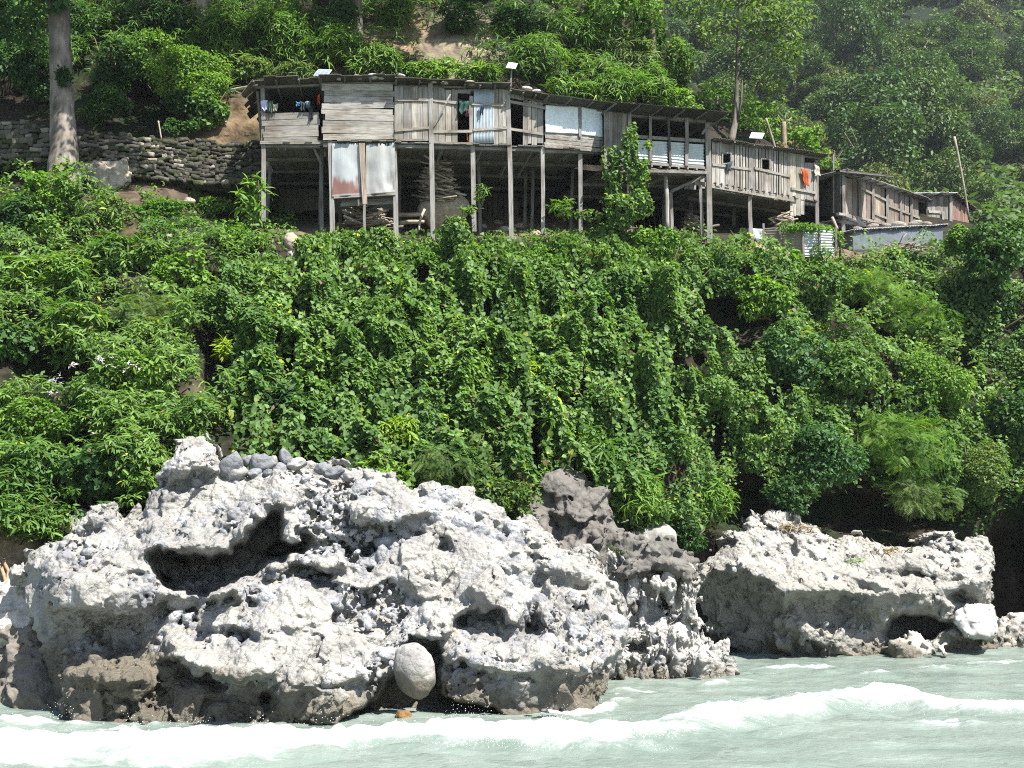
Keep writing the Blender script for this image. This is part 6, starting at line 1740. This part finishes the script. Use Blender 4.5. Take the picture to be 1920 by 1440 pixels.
S(1890, 780, 60, 80, 'ivy', 'dark', 'dark leafy mass at the right edge', size=.9, out=.4)
S(1480, 920, 50, 40, 'small', 'dark', 'shaded foliage fringe above the tan crown of the grey boulder', out=.6)
V_(1850, 468, 78, 84, 'ivy', 'dark', 'tall peaked mound of dark vine at the right end of the huts', size=1.0, D=41.5, out=.2, depth=1.0, n=4200)
V_(1795, 445, 36, 42, 'ivy', 'fresh', 'bright vine clump left of the peaked mound', size=.9, D=43, out=.6)
V_(1840, 570, 95, 90, 'ivy', 'dark', 'broad lower skirt of the dark peaked vine mound', size=1.0, out=.6)
V_(1910, 445, 45, 55, 'ivy', 'vine', 'vine mound cut by the right edge beside the peaked one', size=1.0, D=42, out=.4)
V_(1700, 490, 60, 26, 'ivy', 'blue', 'low dark creeper spreading below the tin shed', size=.9, out=.6)
V_(1505, 428, 66, 9, 'small', 'grass', 'light green creeper lying along the top of the tin pen', D=41.0, out=.0, n=1100, size=1.0, stems=2, depth=3.0)
V_(1575, 455, 14, 40, 'oval', 'fresh', 'thin creeper hanging at the right corner of the tin pen', D=42.0, out=0, n=160, size=1.0, stems=2)
# plants by the huts
S(903, 365, 18, 24, 'mango', 'fresh', 'young big leaved plant in front of the stilt below the tin door sheet', name='plant', cat='plant', D=37.2, size=.7, n=16, stems=2)
S(880, 388, 22, 14, 'mango', 'fresh', 'low leafy plant at the foot of the tan boulder under the huts', name='plant', cat='plant', D=37.3, size=.6, n=24, stems=2)
S(1052, 385, 28, 24, 'mango', 'fresh', 'young leafy plant in the shade below the white plastic sheets', name='plant', cat='plant', D=37.9, size=.75, n=34, stems=2)
S(1100, 400, 45, 16, 'ivy', 'vine', 'low vine reaching left from the hanging porch vine', name='creeper', cat='creeper', D=38.2, size=.7, n=260)
S(1395, 452, 34, 26, 'ivy', 'vine', 'clump of large taro leaves beside the bent tin sheet', name='plant', cat='plant', D=40.4, size=1.9, n=34, stems=6)
S(1470, 482, 30, 26, 'ivy', 'fresh', 'dark glossy taro plant in front of the tin pen', name='plant', cat='plant', D=39.8, size=2.0, n=22, stems=5)
S(1432, 480, 24, 20, 'ivy', 'fresh', 'smaller taro plant between the two large ones', name='plant', cat='plant', D=40.0, size=1.7, n=16, stems=4)

# ---- hill above the huts
hill = 'shrubs on the hill above the huts'
for a in [(330, 135, 105, 85, 'small', 'fresh', 'large fine leaved shrub hanging over the earth cliff left of the huts'), (420, 70, 90, 60, 'bamboo', 'bamboo', 'long leaved shrub under the pale trunk stump at the top'),
          (215, 120, 60, 70, 'oval', 'dark', 'shaded bush right of the big tree trunk'), (520, 60, 90, 60, 'bamboo', 'fresh', 'bright long leaved shrub upslope of the left porch roof'),
          (470, 125, 50, 35, 'small', 'olive', 'small olive bush just above the jutting bamboo poles'), (610, 90, 90, 45, 'bamboo', 'fresh', 'long leaved bush above the tilted solar panel'),
          (700, 110, 80, 40, 'bamboo', 'bamboo', 'long leaved bush behind the roof of lying plank hut'), (800, 130, 90, 26, 'mango', 'fresh', 'low leafy bush below the bare earth scar'),
          (900, 135, 60, 24, 'mango', 'fresh', 'low leafy bush left of the square solar panel'), (1010, 110, 60, 60, 'bamboo', 'bamboo', 'rounded dark bush right of the square solar panel'),
          (1080, 80, 70, 60, 'bamboo', 'bamboo', 'drooping bamboo shrub above the white plastic bay'), (1150, 165, 85, 40, 'bamboo', 'fresh', 'bright bamboo shrub behind the porch roof'),
          (1180, 100, 70, 60, 'bamboo', 'olive', 'pale drooping bamboo on the shoulder of the near hill'), (1060, 170, 60, 30, 'mango', 'bamboo', 'leafy shrub just above the dark eave of the plastic bay'),
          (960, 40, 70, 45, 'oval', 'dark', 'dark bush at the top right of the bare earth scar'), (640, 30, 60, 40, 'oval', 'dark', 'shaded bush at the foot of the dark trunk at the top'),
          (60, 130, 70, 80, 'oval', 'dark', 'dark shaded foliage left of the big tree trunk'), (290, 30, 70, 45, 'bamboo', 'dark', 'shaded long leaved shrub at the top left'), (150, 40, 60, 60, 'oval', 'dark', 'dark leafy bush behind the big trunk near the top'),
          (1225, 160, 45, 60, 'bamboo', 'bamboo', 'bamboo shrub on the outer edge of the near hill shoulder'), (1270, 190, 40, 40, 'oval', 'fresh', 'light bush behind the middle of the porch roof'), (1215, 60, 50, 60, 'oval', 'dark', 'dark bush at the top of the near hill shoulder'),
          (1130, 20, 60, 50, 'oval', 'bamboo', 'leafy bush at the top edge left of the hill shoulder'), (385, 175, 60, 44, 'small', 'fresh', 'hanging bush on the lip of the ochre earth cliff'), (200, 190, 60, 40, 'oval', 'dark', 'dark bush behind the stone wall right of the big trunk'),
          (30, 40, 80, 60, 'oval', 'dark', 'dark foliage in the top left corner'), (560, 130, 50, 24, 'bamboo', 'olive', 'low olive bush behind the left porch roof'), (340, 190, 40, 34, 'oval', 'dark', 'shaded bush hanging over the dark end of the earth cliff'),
          (395, 205, 44, 42, 'ivy', 'vine', 'creeper hanging down over the ochre earth cliff'), (330, 240, 36, 26, 'ivy', 'dark', 'dark creeper hanging above the stone wall'), (1268, 120, 34, 70, 'oval', 'bamboo', 'narrow leafy shrub right of the tree on the hill shoulder'), (1290, 215, 34, 34, 'oval', 'vine', 'low bush behind the right corner of the porch roof'),
          (860, 35, 50, 40, 'mango', 'dark', 'dark bush directly above the bare earth scar'), (740, 20, 50, 35, 'bamboo', 'bamboo', 'small drooping shrub at the top edge right of the dark trunk')]:
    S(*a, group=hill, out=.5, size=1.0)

# ---- trees
_S = np.array([0.42, -0.38, 0.84]); _S = _S / np.linalg.norm(_S)
def shade_lobes(targets, t):  # unseen crown lobes added sunward of each target to shade it
    out = []
    for (x, y, D, r, n) in targets:
        p = at(x, y, D) + _S * t
        qx, qy = proj(*p); out.append((float(qx), float(qy), float(p[1]), r * F / p[1], r * .8 * F / p[1], n))
    return out
def tree(px_pts, radii, lobes, kind, pal, label, name='tree', seed=0, size=1.0, bark=(.2, .18, .155), branches=(), group=None, crown_lobes=6, rough=.06, nseg=12, dens=1.0):
    rr = np.random.default_rng(seed + 900)
    P = np.array([at(x, y, D) for x, y, D in px_pts])
    root = empty(name, P[0], label, 'tree', group)
    # resample
    t = np.linspace(0, len(P) - 1, 26)
    Q = np.stack([np.interp(t, range(len(P)), P[:, k]) for k in range(3)], 1)
    r = np.interp(t, range(len(P)), radii)
    mb = MB(); mb.tube(Q, r, nseg, 1.0, rough)
    V = np.concatenate(mb.v)
    nz = fbm(V * np.array([2.5, 2.5, 1.2]), 4, seed)[:, None]
    mb.t = [np.array(bark)[None] * (1 + .9 * nz)]
    tr = mb.build('trunk', M['bark'], root, True)
    mb = MB()
    for bp, br in branches:
        mb.tube([at(*p) for p in bp], np.linspace(br, br * .35, len(bp)), 7, np.array(bark) * .9, .05)
    if branches: mb.build('branches', M['bark'], root, True)
    L = Leaves()
    for (x, y, D, rx, ry, n) in lobes:
        s = D / F
        crown(L, at(x, y, D), (rx * s, min(rx, ry) * s, ry * s), kind, pal, int(n * dens), crown_lobes, rr, size, False)
    L.build('crown', root)
    return root

tree([(121, 372, 37.5), (120, 318, 37.6), (119, 270, 37.7), (116, 180, 37.8), (112, 60, 37.9), (110, -120, 38), (130, -330, 38)], [.66, .54, .44, .40, .36, .33, .25],
     [(140, -170, 35.5, 190, 110, 2600), (330, -230, 34.5, 170, 120, 2600), (-60, -140, 36, 160, 110, 2000), (230, -330, 35, 260, 120, 3000), (30, 40, 38.6, 70, 60, 500), (60, -20, 37.2, 90, 40, 700), (180, -60, 37, 70, 40, 500)] + shade_lobes([(50, 90, 41, 2.6, 4600), (180, 60, 41, 2.5, 4600), (110, 170, 39.5, 2.0, 3600), (20, 210, 40, 2.3, 4000), (250, 215, 42, 1.7, 3000), (40, 285, 38.8, 1.6, 1800), (-90, 100, 41, 2.5, 3600)], 10.5),
     'oval', 'dark', 'big tree with a thick pale trunk standing at the left end of the stone wall', 'big_tree', 1, 1.6, (.17, .15, .13),
     [([(112, 40, 38), (60, -60, 37.5), (-20, -150, 37)], .16), ([(111, -60, 38), (200, -150, 36.5), (300, -240, 35)], .18), ([(112, -160, 38), (80, -260, 36)], .15)])
tree([(382, 40, 45.5), (382, 10, 45.6), (384, -60, 45.7), (390, -260, 46)], [.36, .3, .27, .2], [(390, -260, 43, 170, 100, 2200), (520, -220, 42, 150, 90, 2000), (420, -120, 42, 110, 60, 900)] + shade_lobes([(400, -20, 45.5, 1.2, 1500), (250, -10, 46, 1.8, 2600)], 9), 'oval', 'dark',
     'tree showing only its pale trunk foot at the top left edge', 'tree', 2, 1.6, (.3, .26, .22), [([(386, -90, 45.7), (480, -180, 43.5)], .12)])
tree([(668, 72, 46.3), (668, 30, 46.5), (664, -60, 46.6), (660, -260, 46.8)], [.3, .26, .24, .2], [(660, -230, 43.5, 180, 90, 2400), (820, -190, 43, 150, 80, 2000), (760, -100, 43.5, 130, 45, 900)] + shade_lobes([(650, 0, 46.5, 1.7, 2800), (760, -10, 46.5, 1.6, 2400), (880, 0, 47, 1.5, 2200), (600, -20, 46.5, 1.4, 1800)], 9), 'oval', 'dark',
     'tree with a dark shaded trunk at the top edge above the lying plank hut', 'tree', 3, 1.6, (.12, .1, .085), [([(664, -90, 46.6), (760, -160, 44)], .11)])
tree([(1225, 130, 49), (1222, 40, 49.3), (1218, -60, 49.5), (1220, -200, 50)], [.16, .13, .12, .08], [(1210, 30, 48.5, 60, 70, 900), (1150, 0, 47.5, 80, 55, 1000), (1240, -60, 48, 90, 60, 900), (1060, -30, 47, 80, 40, 800), (980, -60, 46, 90, 50, 900)], 'oval', 'bamboo',
     'leafy tree on the shoulder of the near hill against the far forest', 'tree', 4, 1.3, (.12, .1, .08), [([(1222, 30, 49.3), (1160, 0, 48)], .06)])
tree([(1370, 268, 47.5), (1378, 232, 47.7), (1381, 180, 47.8), (1383, 110, 48), (1386, 40, 48), (1388, -60, 48.2), (1400, -160, 48.4)], [.17, .125, .1, .09, .08, .06, .04],
     [(1345, 55, 47.6, 60, 40, 380), (1430, 40, 47.4, 80, 50, 800), (1475, 95, 47.3, 52, 40, 460), (1380, -10, 47.8, 120, 50, 1000), (1440, 150, 47.6, 44, 34, 260), (1290, 10, 47.8, 60, 30, 300), (1400, 100, 48.2, 40, 36, 240), (1495, 25, 47.8, 52, 50, 420), (1455, 190, 47.8, 34, 26, 160)], 'oval', 'olive',
     'slender bare stemmed tree with a thin open crown behind the window hut', 'slender_tree', 5, 1.35, (.11, .1, .085),
     [([(1383, 110, 48), (1400, 80, 47.8), (1440, 60, 47.5), (1480, 40, 47.3)], .06), ([(1381, 150, 47.9), (1396, 120, 47.7), (1430, 100, 47.5)], .04), ([(1385, 60, 48), (1350, 45, 47.7), (1310, 20, 47.6)], .05), ([(1379, 240, 47.7), (1390, 190, 47.5), (1392, 150, 47.4)], .06)])
tree([(1345, 275, 51), (1345, 230, 51), (1345, 180, 51)], [.1, .09, .05], [(1330, 190, 50, 55, 45, 700), (1400, 200, 50, 60, 40, 700), (1370, 240, 49.5, 80, 35, 800), (1300, 215, 50.5, 50, 50, 600), (1440, 245, 49.5, 50, 28, 400)], 'oval', 'fresh',
     'sunlit light green tree just behind the big corner post of the porch', 'tree', 6, 1.25, (.14, .12, .1))
tree([(1470, 290, 48.5), (1470, 260, 48.5), (1469, 230, 48.6)], [.13, .12, .11], [(1480, 275, 48.4, 40, 20, 150)], 'small', 'dry', 'dead broken stump of a tree behind the window hut roof', 'dead_tree', 7, 1.2, (.27, .22, .16),
     [([(1469, 232, 48.6), (1458, 215, 48.5)], .05), ([(1470, 235, 48.6), (1484, 220, 48.5)], .05), ([(1470, 230, 48.6), (1474, 212, 48.5)], .04)])
tree([(1520, 310, 48.5), (1515, 270, 48.6), (1512, 240, 48.7)], [.12, .1, .06], [(1515, 252, 48.2, 34, 30, 420), (1530, 285, 47.8, 30, 35, 380), (1552, 308, 47.6, 26, 16, 200), (1490, 255, 48.8, 24, 20, 160)], 'ivy', 'fresh',
     'bright creeper covered small tree behind the right end of the window hut', 'tree', 8, 1.0, (.14, .12, .1))
tree([(1568, 325, 50), (1566, 300, 50), (1564, 282, 50)], [.06, .05, .03], [(1562, 300, 50, 28, 26, 160)], 'small', 'dry', 'dry twiggy bush beyond the creeper covered tree', 'dry_bush', 9, 1.2, (.2, .16, .12),
     [([(1566, 310, 50), (1548, 285, 50)], .02), ([(1566, 305, 50), (1580, 282, 50)], .02)])

# ---- far forest: every tree its own object
protos = []
pr = np.random.default_rng(77)
for v in range(9):
    Lc = Leaves()
    pal = ['far1', 'far2', 'far3', 'far1', 'far4', 'far2', 'far1', 'far2', 'far4'][v]
    KIND['far'] = dict(kind='oval', size=.34, droop=.35, upw=.75, dens=1, tuft=1)
    flat = [1, .8, .9, 1.15, .7, 1, .85, .95, 1.1][v]
    crown(Lc, np.array([0, 0, 5.0]), (3.9, 3.9, 3.1 * flat), 'far', pal, 9500, 14, pr, 1.0, False, .5, (.6, 1.25))
    mb = MB(); mb.tube([(0, 0, -2), (.1, 0, 2), (0, .1, 5.5)], [.24, .18, .08], 7, (.2, .17, .14))
    for _ in range(4):
        a = pr.uniform(0, 6.28); mb.tube([(0, 0, 3), (1.2 * math.cos(a), 1.2 * math.sin(a), 4.4), (2.4 * math.cos(a), 2.4 * math.sin(a), 6)], [.1, .06, .03], 5, (.18, .15, .12))
    protos.append((Lc, mb))
for Lc, mb in protos:
    o1 = Lc.build('crown', None, 'leaf_far'); o2 = mb.build('trunk', M['bark'], None, True)
    for o in (o1, o2):
        me = o.data; me.transform(__import__('mathutils').Matrix.Translation(o.location))
        bpy.data.objects.remove(o)
crowns = [m for m in bpy.data.meshes if m.users == 0 and m.name.startswith('crown')]
trunks = [m for m in bpy.data.meshes if m.users == 0 and m.name.startswith('trunk')]
TONE = ['dark green', 'mid green', 'olive green', 'dense dark green', 'bluish green', 'full green', 'deep green', 'fresh green', 'blue tinged']
ORD = ['first', 'second', 'third', 'fourth', 'fifth', 'sixth', 'seventh', 'eighth', 'ninth', 'tenth', 'eleventh', 'twelfth', 'thirteenth', 'fourteenth', 'fifteenth', 'sixteenth', 'seventeenth', 'eighteenth', 'nineteenth', 'twentieth', 'twenty first', 'twenty second', 'twenty third', 'twenty fourth', 'twenty fifth', 'twenty sixth']
ROWN = ['lowest', 'second lowest', 'third lowest', 'fourth lowest', 'fifth lowest', 'fifth highest', 'fourth highest', 'third highest', 'second highest', 'topmost']
rows = [425, 372, 322, 274, 228, 182, 136, 90, 42, -10]
for ri, yy in enumerate(rows):
    D0 = float(far_d(1600, yy)); sp = 6.0 * F / D0 * .86
    left = np.interp(yy, [-10, 150, 260, 330, 430], [1215, 1250, 1420, 1560, 1700])
    xs = np.arange(left + (ri % 2) * sp * .5, 2010, sp)
    xs = np.sort(xs + pr.uniform(-.6, .6, len(xs)) * sp)
    for i, x2 in enumerate(xs):
        y2 = yy + pr.uniform(-21, 21)
        d = float(far_d(x2, y2)) - 1
        v = int(pr.integers(0, 9))
        lb = f'{TONE[v]} far hillside tree, {ORD[min(i, 25)]} from the left in the {ROWN[ri]} forest row'
        r_ = empty('forest_tree', at(x2, y2 + 22 * 150 / d, d), lb, 'tree', 'trees of the far hillside forest')
        r_.rotation_euler.z = pr.uniform(0, 6.28)
        sc = pr.choice([.9, 1.05, 1.2, 1.4, 1.75]) * pr.uniform(.9, 1.1); sc *= d / D0; r_.scale = (sc * pr.uniform(.9, 1.15), sc, sc * pr.uniform(.8, 1.35))
        for nm, me in (('crown', crowns[v]), ('trunk', trunks[v])):
            o = bpy.data.objects.new(nm, me); C.objects.link(o); o.parent = r_

KIND['mat'] = dict(kind='oval', size=.6, droop=.4, upw=.6, dens=1, tuft=1)
zone('forest_understorey', 'dark leafy understorey between the trees of the far hillside', [(1230,-40),(2000,-40),(2000,440),(1720,430),(1500,330),(1300,230)], 26000, 'mat', 'far2', 1.9, 4.5, (.12, .12, .12), 1.5, 31, dfun=far_d, cut=-9, cat='undergrowth')

# ---- dry grass on the grey boulder, roots at the left edge
def tuftgrass(px, py, D, n, h, label, pal='dry', w=.4):
    rr = np.random.default_rng(int(px))
    L = Leaves()
    c = at(px, py, D)
    P = c + rr.normal(0, 1, (n, 3)) * np.array([w, .15, .03])
    L.add(P, np.tile([0, 0, 1.0], (n, 1)) + rr.normal(0, .2, (n, 3)), h, 'bamboo', *PAL[pal], -.9, .1, .5, (.6, 1.4), 3, rr)
    return tag(L.build('grass_tuft'), label, 'grass tuft')
tuftgrass(1475, 990, 35.4, 60, .3, 'dry grass tuft on the crown of the grey boulder')
tuftgrass(1632, 1034, 35.8, 70, .38, 'reddish dry grass tuft in the dip of the grey boulder', w=.5)
tuftgrass(1690, 1032, 36.2, 40, .25, 'thin dry grass right of the reddish tuft')
tuftgrass(1600, 1050, 34.8, 30, .22, 'small green weed on the sunlit slope of the grey boulder', 'fresh', .15)
tuftgrass(1160, 1030, 30.0, 26, .16, 'tiny green tuft on the grey brown rock ridge', 'olive', .12)
tuftgrass(1185, 1075, 30.2, 24, .16, 'tiny green tuft in the white outcrop below the ridge', 'fresh', .08)
for i, (pts, lb) in enumerate([([(-10, 1030), (8, 1080), (20, 1140), (36, 1152)], 'thick dry root curling down at the left edge'), ([(2, 1045), (16, 1070), (10, 1110), (24, 1145)], 'thin dry root crossing the thick one'), ([(-20, 1150), (5, 1158), (30, 1148)], 'dry root lying on the stones at the left edge')]):
    mb = MB(); mb.tube([at(x, y, float(ground_d(x, y)) - .6) for x, y in pts], np.linspace(.05, .02, len(pts)), 6, (.33, .25, .17), .1)
    tag(mb.build('root', M['bark'], None, True), lb, 'root')
SKY, SUNE, EXPO, DENOISE, HAZE = 0.075, 5.0, 1.57, False, 0.00018
# ------------------------------------------------------------------ light, sky, camera
SUN = np.array([0.42, -0.38, 0.84]); SUN = SUN / np.linalg.norm(SUN)
w = bpy.data.worlds.new('World'); bpy.context.scene.world = w
w.use_nodes = True
nt = w.node_tree
sky = nt.nodes.new('ShaderNodeTexSky'); sky.sky_type = 'NISHITA'; sky.sun_disc = False
sky.sun_elevation = math.asin(SUN[2]); sky.sun_rotation = math.atan2(SUN[0], SUN[1])
bg = nt.nodes['Background']; bg.inputs['Strength'].default_value = SKY
nt.links.new(sky.outputs[0], bg.inputs['Color'])
sl = bpy.data.lights.new('sun', 'SUN'); sl.energy = SUNE; sl.angle = math.radians(0.5); sl.color = (1, .96, .89)
so = bpy.data.objects.new('sun', sl); C.objects.link(so)
so.rotation_euler = Vector(SUN).to_track_quat('Z', 'Y').to_euler()
so.location = (20, -20, 60)
cam = bpy.data.cameras.new('camera'); cam.lens = 40.0; cam.sensor_width = 36.0; cam.sensor_fit = 'HORIZONTAL'
cam.clip_end = 3000; cam.clip_start = .1
co = bpy.data.objects.new('camera', cam); C.objects.link(co)
co.location = (0, 0, H); co.rotation_euler = (math.pi / 2 + PITCH, 0, 0)
sc = bpy.context.scene
sc.camera = co
sc.view_settings.view_transform = 'Standard'; sc.view_settings.look = 'None'
sc.view_settings.exposure = EXPO; sc.view_settings.gamma = 1
sc.cycles.max_bounces = 5; sc.cycles.diffuse_bounces = 3; sc.cycles.glossy_bounces = 2; sc.cycles.transmission_bounces = 3; sc.cycles.transparent_max_bounces = 4
sc.cycles.use_denoising = DENOISE
sc.cycles.caustics_reflective = False; sc.cycles.caustics_refractive = False

# ------------------------------------------------------------------ valley air
def haze(x0, x1, y0, y1, z0, z1, dens):
    V = [(x, y, z) for z in (z0, z1) for x, y in ((x0, y0), (x1, y0), (x1, y1), (x0, y1))]
    Q = [(3, 2, 1, 0), (4, 5, 6, 7), (0, 1, 5, 4), (1, 2, 6, 5), (2, 3, 7, 6), (3, 0, 4, 7)]
    m = bpy.data.materials.new('haze'); m.use_nodes = True; nt = m.node_tree
    for n in list(nt.nodes): nt.nodes.remove(n)
    out = nt.nodes.new('ShaderNodeOutputMaterial'); v = nt.nodes.new('ShaderNodeVolumePrincipled')
    v.inputs['Color'].default_value = (.8, .88, .95, 1); v.inputs['Density'].default_value = dens; v.inputs['Anisotropy'].default_value = .2
    nt.links.new(v.outputs[0], out.inputs['Volume'])
    tag(mesh_obj('haze', V, np.array(Q), m), 'thin bluish valley air', 'haze', kind='stuff')
if HAZE: haze(-260, 420, -120, 560, -6, 340, HAZE)
sc.cycles.volume_bounces = 0; sc.cycles.volume_step_rate = 4

sc.cycles.filter_width = 1.1
